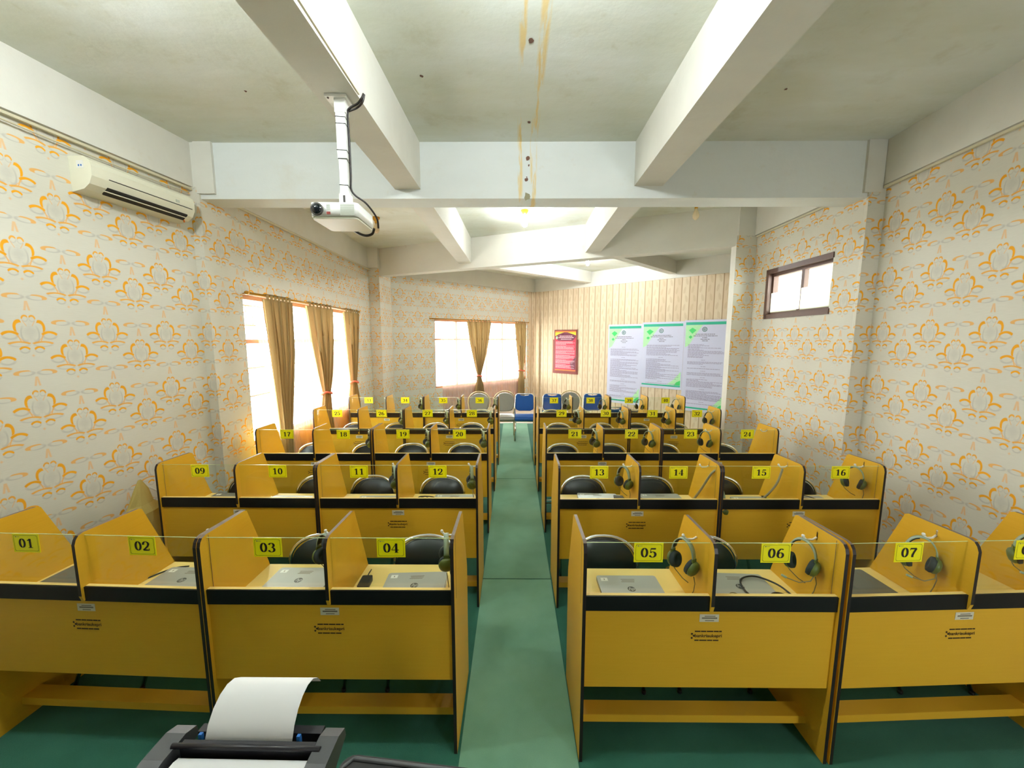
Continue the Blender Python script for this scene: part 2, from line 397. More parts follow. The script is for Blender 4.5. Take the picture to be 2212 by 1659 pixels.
# bold high contrast numerals, drawn as nib strokes: thick uprights, thin horizontals
def arc(cx, cy, rx, ry, a0, a1, n=14): return [(cx + rx * math.cos(math.radians(a0 + (a1 - a0) * i / n)), cy + ry * math.sin(math.radians(a0 + (a1 - a0) * i / n))) for i in range(n + 1)]
DIG = {
 '0': [arc(.3, .5, .19, .46, 0, 360, 24)],
 '1': [[(.32, 0), (.32, .98)], [(.10, .80), (.24, .86), (.32, .97)], [(.14, .025), (.50, .025)]],
 '2': [arc(.29, .72, .20, .25, 200, -20, 14) + [(.42, .48), (.25, .26), (.08, .06)], [(.08, .07, .14), (.30, .07, .15), (.53, .07, .10), (.54, .24, .05)]],
 '3': [arc(.27, .74, .18, .22, 165, -90, 14), arc(.27, .27, .21, .25, 90, -165, 14)],
 '4': [[(.38, 0), (.38, .98)], [(.38, .97, .05), (.04, .30, .05)], [(.03, .28, .07), (.57, .28, .07)], [(.26, .02), (.52, .02)]],
 '5': [[(.14, .91, .15), (.50, .91, .15)], [(.14, .93, .05), (.12, .54, .05)], arc(.27, .31, .21, .29, 140, -160, 16)],
 '6': [arc(.31, .29, .19, .27, 0, 360, 20), [(.12, .29), (.12, .5), (.17, .74), (.30, .92), (.42, .95), (.49, .86)]],
 '7': [[(.08, .90, .15), (.54, .90, .15)], [(.52, .90), (.36, .5), (.28, .24), (.27, 0)], [(.08, .94, .04), (.08, .72, .04)]],
 '8': [arc(.3, .74, .17, .22, 0, 360, 18), arc(.3, .27, .20, .25, 0, 360, 18)],
 '9': [arc(.29, .69, .19, .27, 0, 360, 20), [(.48, .70), (.48, .48), (.43, .24), (.30, .07), (.18, .04), (.11, .13)]],
}
def nib(mb, pts, m, place):
    L, R_ = [], []; k = len(pts)
    for i, p in enumerate(pts):
        a = pts[max(i - 1, 0)]; b = pts[min(i + 1, k - 1)]
        if k > 12 and abs(pts[0][0] - pts[-1][0]) < 1e-6 and abs(pts[0][1] - pts[-1][1]) < 1e-6 and i in (0, k - 1): a, b = pts[-2], pts[1]
        tx, ty = b[0] - a[0], b[1] - a[1]; l = math.hypot(tx, ty) or 1; tx /= l; ty /= l
        th = p[2] if len(p) > 2 else math.hypot(.17 * ty, .06 * tx)
        L.append((p[0] - ty * th / 2, p[1] + tx * th / 2)); R_.append((p[0] + ty * th / 2, p[1] - tx * th / 2))
    v = [place(*q) for q in L] + [place(*q) for q in R_]
    mb.mesh(v, [(i, i + 1, k + i + 1, k + i) for i in range(k - 1)], m)
def put_number(mb, s, h, m, place):
    """place(x, y) with x to the right, y up, centred"""
    adv = .84 * h; x0 = -adv * len(s) / 2
    for i, ch in enumerate(s):
        for st in DIG[ch]: nib(mb, st, m, lambda *q, i=i: place(x0 + i * adv + (q[0] * 1.36 + .02) * h, (q[1] - .5) * h))

# ------------------------------------------------------------------ the room
ZC, ZT = 3.42, 3.80      # top of the wallpaper, ceiling
def slab_wall(name, A, B, z0, z1, m, th=0.12, holes=(), u0=0.0, back='backwall', off=0.0):
    """upright wall from A to B (inner face), thickness away from the room (room lies to the right of A->B)"""
    A = Vector((A[0], A[1])); B = Vector((B[0], B[1])); d = (B - A); L = d.length; d.normalize(); n = Vector((-d.y, d.x))
    A = A - n * off; us = sorted({0.0, L} | {h for q in holes for h in q[:2]}); zs = sorted({z0, z1} | {h for q in holes for h in q[2:]})
    mb = MB()
    P = lambda u, z, t: (A.x + d.x * u + n.x * t, A.y + d.y * u + n.y * t, z)
    inh = lambda a, b, c, e: any(a >= q[0] - 1e-6 and b <= q[1] + 1e-6 and c >= q[2] - 1e-6 and e <= q[3] + 1e-6 for q in holes)
    for i in range(len(us) - 1):
        for j in range(len(zs) - 1):
            a, b, c, e = us[i], us[i + 1], zs[j], zs[j + 1]
            if inh(a, b, c, e): continue
            mb.face([P(a, c, 0), P(b, c, 0), P(b, e, 0), P(a, e, 0)], m, [(u0 + a, c), (u0 + b, c), (u0 + b, e), (u0 + a, e)])
            mb.face([P(a, c, th), P(a, e, th), P(b, e, th), P(b, c, th)], back)
    def rev(a, b, c, e): mb.face([P(a, c, 0), P(a, c, th), P(b, e, th), P(b, e, 0)] if a == b else [P(a, c, 0), P(b, c, 0), P(b, c, th), P(a, c, th)], m if z1 - z0 > 1 else m, [(u0 + a, c), (u0 + a + th, c), (u0 + a + th, e), (u0 + a, e)] if a == b else [(u0 + a, c), (u0 + b, c), (u0 + b, c + th), (u0 + a, c + th)])
    for a, b, c, e in list(holes) + [(0, L, z0, z1)]: rev(a, a, c, e); rev(b, b, c, e); rev(a, b, c, c); rev(a, b, e, e)
    return struct(name, mb)

LN0, LN1 = (-3.48, -1.5), (-2.932, 3.60)      # near left wall
RN0, RN1 = (2.80, -1.5), (3.317, 3.60)        # near right wall
LW0, LW1 = (-2.87, 3.60), (-2.87, 7.66)       # left wall with the large window
BL0, BL1 = (-2.66, 8.35), (0.603, 11.559)     # angled rear wall with the second window
ST0, ST1 = (0.603, 11.559), (6.60, 6.234)     # striped rear wall
RW0, RW1 = (3.170, 3.60), (3.217, 5.25)       # right wall with the high window
BLL = math.hypot(BL1[0] - BL0[0], BL1[1] - BL0[1]); BLD = ((BL1[0] - BL0[0]) / BLL, (BL1[1] - BL0[1]) / BLL)
STL = math.hypot(ST1[0] - ST0[0], ST1[1] - ST0[1]); STD = ((ST1[0] - ST0[0]) / STL, (ST1[1] - ST0[1]) / STL)
bu = lambda x: (x - BL0[0]) / BLD[0]          # distance along the angled wall
su = lambda x: (x - ST0[0]) / STD[0]
WIN1 = (4.06 - 3.6, 6.80 - 3.6, 0.88, 2.53); WIN2 = (bu(-1.90), bu(0.36), 0.86, 2.52); WIN3 = (3.93 - 3.6, 4.945 - 3.6, 2.355, 2.875)

# room lies on the right hand of A->B when walking away along the left wall
slab_wall('wall_left', LN0, LN1, 0, ZC, 'wallpaper', u0=0.1)
slab_wall('wall_left_window', LW0, LW1, 0, ZC, 'wallpaper', holes=[WIN1], u0=5.2, th=0.14)
slab_wall('wall_rear_left', BL0, BL1, 0, ZC, 'wallpaper', holes=[WIN2], u0=0.0, th=0.14)
slab_wall('wall_rear_right', ST0, ST1, 0, ZC, 'stripes', u0=0.0)
slab_wall('wall_right', RN1, RN0, 0, ZC, 'wallpaper', u0=0.07)
slab_wall('wall_right_window', RW1, RW0, 0, ZC, 'wallpaper', holes=[(1.651 - WIN3[1], 1.651 - WIN3[0], WIN3[2], WIN3[3])], u0=0.2, th=0.14)
slab_wall('wall_front', (2.95, -1.5), (-3.6, -1.5), 0, ZT, 'backwall', holes=[(.10, .62, 0.9, 2.2)])
slab_wall('wall_far_right', (6.65, 6.25), (3.34, 5.40), 0, ZT, 'backwall')

def pillar(name, pts, z1=ZC, m='wallpaper'):
    """closed plan polygon, counter-clockwise"""
    mb = MB(); u = 0.03
    for i in range(len(pts)):
        a, b = pts[i], pts[(i + 1) % len(pts)]; l = math.hypot(b[0] - a[0], b[1] - a[1])
        mb.face([(a[0], a[1], 0), (b[0], b[1], 0), (b[0], b[1], z1), (a[0], a[1], z1)], m if not isinstance(m, dict) else m.get(i, 'wallpaper'), [(u, 0), (u + l, 0), (u + l, z1), (u, z1)]); u += l
    mb.face([(p[0], p[1], z1) for p in pts], 'beamplain'); return struct(name, mb)
pillar('trim_1', [(-3.05, 3.592), (-2.845, 3.592), (-2.845, 4.04), (-3.05, 4.04)])
pillar('trim_2', [(-3.0, 7.65), (-2.66, 7.65), (-2.66, 8.40), (-3.0, 8.40)])
pillar('trim_3', [(3.166, 3.592), (3.44, 3.592), (3.44, 3.95), (3.30, 3.95), (3.168, 3.62)], m='wallpaper')
pillar('trim_4', [(2.95, 5.25), (3.36, 5.25), (3.36, 5.37), (2.95, 5.37)], m={3: 'beamplain'})
pillar('trim_5', [(0.40, 11.25), (0.603, 11.45), (0.80, 11.27), (0.95, 11.41), (0.60, 11.75), (0.25, 11.40)][:0] or [(0.40, 11.36), (0.55, 11.50), (0.72, 11.36), (0.80, 11.45), (0.60, 11.70), (0.30, 11.45)], m='stripes')

mb = MB(); mb.box(-4.2, 7.2, -1.7, 13.2, ZT, ZT + .12, 'ceiling'); struct('ceiling', mb)
mb = MB(); mb.box(-4.2, 7.2, -1.7, 13.2, -.12, 0.0, 'tile'); struct('floor', mb)

# concrete beams: perimeter faces above the wallpaper and the cross beams
def beam(name, A, B, width, z0, m='beam', side=0, z1=ZT):
    """side 0 centred, +1 to the left of A->B"""
    A = Vector(A); B = Vector(B); d = (B - A).normalized(); n = Vector((-d.y, d.x))
    a = -width / 2 if side == 0 else (0 if side > 0 else -width); b = a + width
    q = [A + n * a, B + n * a, B + n * b, A + n * b]; mb = MB()
    v = [(p.x, p.y, z0) for p in q] + [(p.x, p.y, z1) for p in q]
    mb.mesh(v, [(0, 1, 2, 3), (4, 7, 6, 5), (0, 4, 5, 1), (1, 5, 6, 2), (2, 6, 7, 3), (3, 7, 4, 0)], m); return struct(name, mb)
beam('trim_6', (-3.44, -1.5), (-2.90, 3.60), 0.16, ZC, 'beamplain', 1)
beam('trim_7', (3.285, 3.60), (2.77, -1.5), 0.16, ZC, 'beamplain', 1)
beam('trim_8', (-2.84, 3.60), (-2.84, 7.66), 0.16, ZC, 'beamplain', 1)
beam('trim_9', (3.187, 5.25), (3.14, 3.60), 0.16, ZC, 'beamplain', 1)
beam('trim_10', (-2.64, 8.33), (0.62, 11.53), 0.16, ZC, 'beamplain', 1)
beam('trim_11', (0.58, 11.55), (6.58, 6.22), 0.16, ZC, 'beamplain', 1)
beam('trim_12', (-2.93, 3.61), (3.24, 3.61), 0.235, 3.32, 'beam', 1)               # first cross beam
beam('trim_13', (-2.66, 7.66), (2.97, 5.27), 0.20, 3.29, 'beamplain', 1)           # second, skewed cross beam
beam('trim_14', (-1.05, -1.5), (-0.962, 3.62), 0.232, 3.40, 'beamplain')           # beam with the projector
beam('trim_15', (1.115, -1.5), (1.204, 3.62), 0.256, 3.425, 'beamplain')
beam('trim_16', (-0.93, 3.82), (-0.868, 6.95), 0.225, 3.375, 'beamplain')
beam('trim_17', (1.15, 3.82), (1.203, 6.05), 0.225, 3.375, 'beamplain')
beam('trim_18', (-1.4, 7.35), (1.95, 10.27), 0.17, 3.52, 'beamplain')
beam('trim_19', (1.05, 6.33), (3.60, 8.90), 0.17, 3.52, 'beamplain')
beam('trim_23', (-3.02, 7.95), (-2.64, 7.95), 0.8, ZC, 'beamplain')
beam('trim_20', (2.97, 5.25), (3.40, 5.25), 0.13, ZC, 'beamplain', 1)
# painted stubs where the pillars run up to the ceiling
beam('trim_21', (-2.86, 3.585), (-2.70, 3.585), 0.03, 3.36, 'beamplain', 1); beam('trim_22', (3.12, 3.585), (3.28, 3.585), 0.03, 3.36, 'beamplain', 1)

# flaked plaster on beam and ceiling
def blob(mb, c, r, m, ax, seed):
    rnd = random.Random(seed); n = 9; v = []
    for i in range(n):
        a = 2 * PI * i / n; k = r * (0.7 + 0.5 * rnd.random()); p = [c[0], c[1], c[2]]
        p[0] += k * math.cos(a); p[ax] += k * math.sin(a) * 1.2; v.append(tuple(p))
    mb.face(v, m)
mb = MB()
for i, (x, z, r) in enumerate([(.118, 3.66, .018), (.128, 3.60, .008), (.106, 3.48, .015), (.110, 3.50, .006), (-.86 + 2.0, 3.755, .008)]): blob(mb, (x, 3.607, z), r, 'wallspot', 2, i)
blob(mb, (.115, 3.606, 3.335), .03, 'spotgrey', 2, 9)
for i, (x, y, r) in enumerate([(.096, 2.453, .016), (.118, 3.30, .014), (-1.9, 2.9, .01), (-.62, 2.75, .012), (1.9, 2.9, .01)]): blob(mb, (x, y, 3.797), r, 'wallspot', 1, 20 + i)
tag(link('trim_24', mb.data('trim_24')), kind='structure')

# carpet
mb = MB()
for out in ([(-.27, -1.45), (-.27, 9.1), (-1.80, 9.1), (-2.55, 8.36), (-2.55, 7.60), (-2.82, 7.60), (-2.82, 3.56), (-2.96, 3.56), (-3.44, -1.45)],
            [(.32, 9.1), (.32, -1.45), (2.76, -1.45), (3.12, 2.2), (3.13, 5.2), (2.93, 5.2), (2.93, 9.05)]):
    k = len(out); v = [(x, y, .001) for x, y in out] + [(x, y, .008) for x, y in out]
    mb.mesh(v, [tuple(range(k)), tuple(range(2 * k - 1, k - 1, -1))] + [(i, (i + 1) % k, k + (i + 1) % k, k + i) for i in range(k)], 'carpet')
mb.box(-.27, .32, -1.45, 9.1, .001, .006, 'carpet')
tag(link('carpet', mb.data('carpet')), 'dark green carpet covering the floor under all the desks', 'carpet')
for y0, y1, lab in ((-1.4, 3.035, 'pale green aisle runner length nearest the printer, before the first seam'), (3.047, 5.385, 'pale green aisle runner length between the two floor seams'), (5.397, 9.1, 'pale green aisle runner length beyond the second seam, by the rear chairs')):
    mb = MB(); nn = 14
    for i in range(nn):
        a = y0 + (y1 - y0) * i / nn; b = y0 + (y1 - y0) * (i + 1) / nn
        mb.box(-0.268, 0.312, a, b, 0.006, 0.016, 'runner')
    tag(link('carpet_runner', mb.data('carpet_runner')), lab, 'carpet runner', 'aisle carpet runner lengths')

# cable trunking along the top of the wallpaper
def trunk(name, pts, lab, h=0.018, z=ZC, out=0.02):
    mb = MB()
    for i in range(len(pts) - 1):
        A, B = Vector(pts[i]), Vector(pts[i + 1]); d = (B - A).normalized(); n = Vector((d.y, -d.x)) * out
        q = [A, B, B + n, A + n]; v = [(p.x, p.y, z - h) for p in q] + [(p.x, p.y, z) for p in q]
        mb.mesh(v, [(0, 1, 2, 3), (4, 7, 6, 5), (0, 4, 5, 1), (1, 5, 6, 2), (2, 6, 7, 3), (3, 7, 4, 0)], 'trunk')
    o = tag(link(name, mb.data(name)), lab, 'cable trunking'); return o
trunk('cable_trunking', [(-3.455, -1.4), (-2.915, 3.58)], 'thin cream cable trunking above the air conditioner, along the near left wallpaper', z=3.405)
trunk('cable_trunking', [(-2.838, 3.60), (-2.838, 7.62)], 'thin cream cable trunking above the large left window', z=3.405)
trunk('cable_trunking', [(3.205, 5.22), (3.155, 3.60)], 'thin cream cable trunking above the small high window on the right', z=3.405)
trunk('cable_trunking', [(3.295, 3.575), (2.79, -1.4)], 'thin cream cable trunking along the near right wallpaper', z=3.405)
mb = MB(); pts = []
for i in range(60):
    t = i / 59; y = -1.3 + t * 4.85; x = -3.45 + (y + 1.4) * 0.1075 + .012; pts.append((x, y, 3.365 - 0.022 * abs(math.sin(t * 9.0)) ))
mb.tube(pts, 0.006, 'trunk', 5); tag(link('loose_cable', mb.data('loose_cable')), 'thin sagging cable just under the left wall trunking', 'cable')

# ------------------------------------------------------------------ windows
def win_xf(A, D): return lambda u, z, t=0.0: (A[0] + D[0] * u - D[1] * t, A[1] + D[1] * u + D[0] * t, z)   # t>0 outwards (left of A->B)
def wbox(mb, P, u0, u1, z0, z1, t0, t1, m):
    v = [P(u, z, t) for u in (u0, u1) for z in (z0, z1) for t in (t0, t1)]
    mb.mesh(v, [(0, 1, 3, 2), (4, 6, 7, 5), (0, 4, 5, 1), (2, 3, 7, 6), (0, 2, 6, 4), (1, 5, 7, 3)], m)
def window(name, P, W_, mull, zmid, fm='frame', lower=True):
    u0, u1, z0, z1 = W_; fr = MB(); t0, t1 = 0.04, 0.10; f = 0.045
    wbox(fr, P, u0, u1, z0, z0 + f, t0, t1, fm); wbox(fr, P, u0, u1, z1 - f, z1, t0, t1, fm)
    wbox(fr, P, u0, u0 + f, z0, z1, t0, t1, fm); wbox(fr, P, u1 - f, u1, z0, z1, t0, t1, fm)
    for m_ in mull: wbox(fr, P, m_ - f / 2, m_ + f / 2, z0 + f, z1 - f, t0 + .005, t1 - .005, fm)
    if zmid: wbox(fr, P, u0 + f, u1 - f, zmid - f / 2, zmid + f / 2, t0 + .01, t1 - .01, fm)
    fo = struct(name, fr); fo.name = name
    gl = MB(); wbox(gl, P, u0 + .02, u1 - .02, z0 + .02, z1 - .02, 0.072, 0.076, 'glass'); link('window_glass', gl.data('window_glass'), fo)
    if lower:
        gr = MB(); n = int((u1 - u0) / 0.105)
        for i in range(1, n):
            u = u0 + (u1 - u0) * i / n; wbox(gr, P, u - .006, u + .006, zmid + .18, z1 - .10, 0.115, 0.125, 'grille')
        for z in (zmid + .18, z1 - .10, zmid - .30, zmid - .62): wbox(gr, P, u0, u1, z - .008, z + .008, 0.112, 0.128, 'grille')
        link('window_grille', gr.data('window_grille'), fo)
    return fo
P1 = win_xf(LW0, (0, 1)); P2 = win_xf(BL0, BLD); P3 = win_xf(RW0, ((RW1[0] - RW0[0]) / 1.651, (RW1[1] - RW0[1]) / 1.651))
P3i = lambda u, z, t=0.0: P3(u, z, -t)
window('window_1', P1, WIN1, [WIN1[0] + .70, WIN1[0] + 1.38, WIN1[0] + 2.06], 2.03)
window('window_2', P2, WIN2, [bu(-1.42), bu(-.72), bu(-.30)], 2.04)
w3 = window('window_3', P3i, WIN3, [WIN3[0] + .47], None, 'darkwood', False)
fr = MB()
wbox(fr, P3i, WIN3[0] - .01, WIN3[1] + .01, WIN3[2] - .045, WIN3[2] + .01, -.012, .05, 'darkwood'); wbox(fr, P3i, WIN3[0] - .01, WIN3[1] + .01, WIN3[3] - .01, WIN3[3] + .045, -.012, .05, 'darkwood')
wbox(fr, P3i, WIN3[1] - .02, WIN3[1] + .03, WIN3[2] - .045, WIN3[3] + .045, -.012, .05, 'darkwood'); link('window_casing', fr.data('window_casing'), w3)
for k, (a, b) in enumerate(((WIN3[0] + .03, WIN3[0] + .445), (WIN3[0] + .50, WIN3[1] - .05))):
    fr = MB(); wbox(fr, P3i, a, b, WIN3[2] + .03, WIN3[2] + .27, .02, .024, 'frost'); link('frosted_pane', fr.data('frosted_pane'), w3)

PD = win_xf((2.95, -1.5), (-1, 0))
for name, P, W_ in (('window_portal_d', PD, (.10, .62, .9, 2.2)), ('window_portal_a', P1, WIN1), ('window_portal_b', P2, WIN2), ('window_portal_c', P3i, WIN3)):
    l = bpy.data.lights.new(name, 'AREA'); l.shape = 'RECTANGLE'; l.size = W_[1] - W_[0]; l.size_y = W_[3] - W_[2]
    try: l.cycles.is_portal = True
    except Exception: pass
    c = Vector(P((W_[0] + W_[1]) / 2, (W_[2] + W_[3]) / 2, 0.15)); i_ = Vector(P((W_[0] + W_[1]) / 2, (W_[2] + W_[3]) / 2, -1.0))
    lo = bpy.data.objects.new(name, l); COL.objects.link(lo); lo.location = c; lo.rotation_euler = (i_ - c).to_track_quat('-Z', 'Z').to_euler()

# curtains
def curtain(P, rows, nf, amp, label, tie=None, m='curtain', name='curtain', group=None, tabs=True, off=-0.10, cat='curtain'):
    """rows: (z, u0, u1) from the top down; a gathered cloth with nf folds"""
    mb = MB(); nx = nf * 8; rr = []
    for k in range(len(rows) - 1):
        (za, a0, a1), (zb, b0, b1) = rows[k], rows[k + 1]; n = max(2, int((za - zb) / .09))
        for i in range(n + (1 if k == len(rows) - 2 else 0)):
            t = i / n; s = t; rr.append((za + (zb - za) * t, a0 + (b0 - a0) * s, a1 + (b1 - a1) * s))
    v = []
    for z, a, b in rr:
        wd = b - a
        for j in range(nx + 1):
            s = j / nx; k = amp * min(1.0, wd / 0.3) if tie else amp
            v.append(P(a + wd * s + 0.25 * k * math.sin(s * nf * 4 * PI), z, off + k * math.sin(s * nf * 2 * PI) + 0.3 * k * math.sin(s * nf * 3.1 * PI + z * 1.3)))
    f = [(r * (nx + 1) + j, r * (nx + 1) + j + 1, (r + 1) * (nx + 1) + j + 1, (r + 1) * (nx + 1) + j) for r in range(len(rr) - 1) for j in range(nx)]
    mb.mesh(v, f, m, True)
    c0 = P((rows[0][1] + rows[0][2]) / 2, rows[-1][0], off)
    root = thing(name, label, cat, c0, group=group)
    def sub(nm, b): b.v = [(p[0] - c0[0], p[1] - c0[1], p[2] - c0[2]) for p in b.v]; return link(nm, b.data(nm), root)
    sub('curtain_cloth', mb)
    if tabs:
        z, a, b = rows[0]
        for j in range(nf):
            tb = MB(); u = a + (b - a) * (j + .5) / nf; wbox(tb, P, u - .018, u + .018, z - .01, z + .055, off - .022, off - .014, m); wbox(tb, P, u - .018, u + .018, z + .047, z + .055, off - .022, off + .022, m); sub('tab', tb)
    if tie:
        tb = MB(); z, a, b = tie; pts = [P(a + (b - a) * (.5 + .6 * math.cos(t)), z + .02 * math.sin(t * 2), off + .055 * math.sin(t)) for t in [2 * PI * i / 14 for i in range(14)]]
        tb.tube(pts, .016, 'tie', 6, closed=True); sub('tie', tb)
    return root
u1 = lambda y: y - 3.6
GC = 'khaki curtains at the windows'
curtain(P1, [(2.50, u1(4.27), u1(4.76)), (1.9, u1(4.33), u1(4.73)), (1.05, u1(4.42), u1(4.58)), (.45, u1(4.43), u1(4.56))], 7, .04, 'khaki tab-top curtain hanging straight at the near end of the large left window', group=GC)
curtain(P1, [(2.50, u1(5.14), u1(5.82)), (2.0, u1(5.24), u1(5.77)), (1.27, u1(5.45), u1(5.62)), (1.0, u1(5.38), u1(5.62)), (.4, u1(5.30), u1(5.66))], 7, .04, 'khaki curtain tied with a pink band in the middle of the large left window', (1.27, u1(5.44), u1(5.63)), group=GC)
curtain(P1, [(2.50, u1(6.26), u1(6.80)), (2.0, u1(6.32), u1(6.74)), (1.32, u1(6.40), u1(6.60)), (1.0, u1(6.30), u1(6.66)), (.3, u1(6.32), u1(6.72))], 6, .04, 'khaki curtain tied with a pink band at the far end of the large left window', (1.32, u1(6.40), u1(6.61)), group=GC)
curtain(P2, [(2.49, bu(-1.265), bu(-.695)), (1.9, bu(-1.19), bu(-.77)), (1.09, bu(-1.03), bu(-.95)), (.85, bu(-1.07), bu(-.90)), (.35, bu(-1.12), bu(-.86))], 8, .04, 'khaki curtain gathered to a waist in the middle of the rear window', (1.09, bu(-1.035), bu(-.945)), group=GC)
curtain(P2, [(2.49, bu(-.05), bu(.25)), (1.9, bu(-.01), bu(.24)), (1.14, bu(.07), bu(.19)), (.9, bu(.05), bu(.21)), (.30, bu(.04), bu(.22))], 5, .04, 'khaki curtain tied back at the right end of the rear window', (1.14, bu(.06), bu(.20)), group=GC)
GS = 'pink sheer curtains'
curtain(P1, [(2.46, u1(4.14), u1(6.78)), (.25, u1(4.62), u1(6.76))], 34, .012, 'pink sheer net curtain across the large left window', m='sheer', name='sheer_curtain', group=GS, tabs=False, off=-.03)
curtain(P2, [(2.46, bu(-1.80), bu(.22)), (.20, bu(-1.76), bu(.16))], 30, .012, 'pink sheer net curtain across the rear window', m='sheer', name='sheer_curtain', group=GS, tabs=False, off=-.03)
def rod(P, a, b, z, label):
    root = thing('curtain_rod', label, 'curtain rod', P(a, z, -.10), group='curtain rods'); c0 = P(a, z, -.10)
    def sub(nm, m_): m_.v = [(p[0] - c0[0], p[1] - c0[1], p[2] - c0[2]) for p in m_.v]; link(nm, m_.data(nm), root)
    mb = MB(); mb.tube([P(a, z, -.10), P(b, z, -.10)], .012, 'brass', 8); sub('pole', mb)
    for u in (a, b):
        mb = MB(); mb.lathe([(.004, -.02), (.02, -.012), (.024, 0), (.02, .012), (.004, .02)], 'brass', 10, c=P(u, z, -.10)); sub('finial', mb)
    for u in (a + .08, (a + b) / 2, b - .08):
        mb = MB(); mb.tube([P(u, z, -.10), P(u, z, -.002)], .006, 'brass', 6); sub('bracket', mb)
rod(P1, u1(4.0), u1(6.86), 2.535, 'brass curtain rod above the large left window')
rod(P2, bu(-2.02), bu(.34), 2.525, 'brass curtain rod above the rear window')

# ------------------------------------------------------------------ two-seat carrel desks
W = 1.2
PROF = [(.0, .0), (.0, 1.085), (.006, 1.108), (.018, 1.124), (.04, 1.131), (.30, 1.127), (.318, 1.118), (.46, .74), (.471, .70), (.471, .0)]
PMID = [(-.002, .825), (-.002, 1.085), (.006, 1.108), (.018, 1.124), (.04, 1.131), (.30, 1.127), (.318, 1.118), (.455, .75), (.468, .712), (.034, .712), (.034, .86), (.016, .86), (.016, .800), (.006, .797)]
def edge_side(i): return 'edge' if i in (0, 1, 2, 8, 9) else 'topedge'
def edge_mid(i): return 'edge' if i in (0, 1, 2) else ('topedge' if i < 7 else 'yellow')
def f_side():
    mb = MB(); mb.prism_x(PROF, 0, .016, 'yellow', edge_side)
    for x in (-.0006, .0166): mb.box(min(x, x + .0006), max(x, x + .0006), .052, .0545, .80, 1.122, 'topedge')
    return mb
def f_mid():
    mb = MB(); mb.prism_x(PMID, 0, .016, 'yellow', edge_mid); return mb
def f_front():
    mb = MB(); mb.box(.016, W - .016, .018, .034, .3926, .866, 'yellow'); mb.box(.016, W - .016, .0175, .0345, .866, .868, 'pale'); return mb
def f_rail():
    mb = MB(); mb.box(.0165, W - .0165, .010, .0178, .7937, .8665, 'rail'); return mb
def f_top():
    mb = MB(); mb.box(.016, W - .016, .034, .471, .692, .71, 'pale'); return mb
def f_foot():
    mb = MB(); mb.box(.016, W - .016, .12, .20, .088, .13, 'yellow'); return mb
def f_glass():
    mb = MB(); mb.box(0, .584, .0405, .0445, .868, 1.114, 'glass'); mb.box(0, .584, .0405, .0445, 1.114, 1.1155, 'glassedge'); return mb
def f_stick():
    mb = MB(); mb.box(.552, .642, .0168, .0178, .736, .774, 'sticker')
    for x0, x1, z in ((.575, .625, .766), (.563, .634, .755), (.578, .620, .744)): mb.box(x0, x1, .0162, .0166, z - .003, z + (.004 if z == .755 else .001), 'faint')
    return mb
def f_logo():
    mb = MB(); pl = lambda x, z: (x, .0172, z)
    put_text(mb, 'bankriaukepri', .0235, 'inkbrown', lambda x, y: pl(.598 + x, .664 + y), bold=0.0004)
    for z in (.687, .641):
        x = .534
        for wd in ((.026, .024, .030, .022, .012) if z > .66 else (.020, .034, .024, .026)):
            mb.box(x, x + wd, .0168, .0176, z - .0028, z + .0028, 'inkbrown'); x += wd + .003
    for x, z in ((.521, .674), (.530, .664), (.521, .653)):
        mb.mesh([pl(x - .006, z), pl(x, z - .006), pl(x + .006, z), pl(x, z + .006)], [(0, 1, 2, 3)], 'inkbrown')
    return mb
def f_hook():
    mb = MB(); mb.rbox(-.006, .006, -.004, 0, -.02, .02, .002, 'white'); mb.xf(Matrix.Rotation(PI / 2, 4, 'Z'))
    mb.tube([(-.002, 0, -.008), (-.02, 0, -.020), (-.052, 0, -.020), (-.068, 0, -.004)], [.005, .005, .005, .006], 'white', 8)
    mb.lathe([(.0005, -.008), (.006, -.006), (.008, 0), (.006, .006), (.0005, .008)], 'white', 8, c=(-.069, 0, .0)); return mb
def f_plate(num):
    def fn():
        mb = MB(); h = .0475; wd = .0675; mb.box(-wd, wd, -.0015, 0, -h, h, 'plate')
        y = -.0021; q = []
        rad = .008; a, b = wd - .007, h - .007; out = []
        for k, e in ((1.0, 0), (1.0, .0011)):
            ring = []
            for cx, cy, an in ((a - rad - e, b - rad - e, 0), (-a + rad + e, b - rad - e, 90), (-a + rad + e, -b + rad + e, 180), (a - rad - e, -b + rad + e, 270)):
                for i in range(5): t = math.radians(an + 22.5 * i); ring.append((cx + rad * math.cos(t), y, cy + rad * math.sin(t)))
            out.append(ring)
        n = len(out[0]); mb.mesh(out[0] + out[1], [(i, (i + 1) % n, n + (i + 1) % n, n + i) for i in range(n)], 'ink')
        mb.box(-.052, -.047, y, y + .0003, .030, .035, 'faint'); mb.box(-.046, -.030, y, y + .0003, .032, .0335, 'faint')
        put_number(mb, num, .047, 'ink', lambda x, z: (x, y - .0002, z)); return mb
    return fn
UNITS = {
 'A1': (-2.6834, 1.7023, -.0365), 'A2': (-2.6728, 2.7111, -.008), 'A3': (-2.6736, 3.8103, .0), 'A4': (-2.6617, 4.9163, 0), 'A5': (-2.654, 5.9961, 0),
 'B1': (-1.4825, 1.6600, 0), 'B2': (-1.4698, 2.6985, .004), 'B3': (-1.468, 3.8238, 0), 'B4': (-1.4613, 4.9275, 0), 'B5': (-1.4535, 5.9985, 0),
 'C1': (.3168, 1.6277, -.0019), 'C2': (.3235, 2.6949, 0), 'C3': (.324, 3.8393, 0), 'C4': (.3202, 4.9398, 0), 'C5': (.3288, 5.9988, 0),
 'D1': (1.5304, 1.6231, .0425), 'D2': (1.5270, 2.6963, .006), 'D3': (1.5278, 3.8401, 0), 'D4': (1.5244, 4.9298, 0), 'D5': (1.535, 6.0115, 0)}
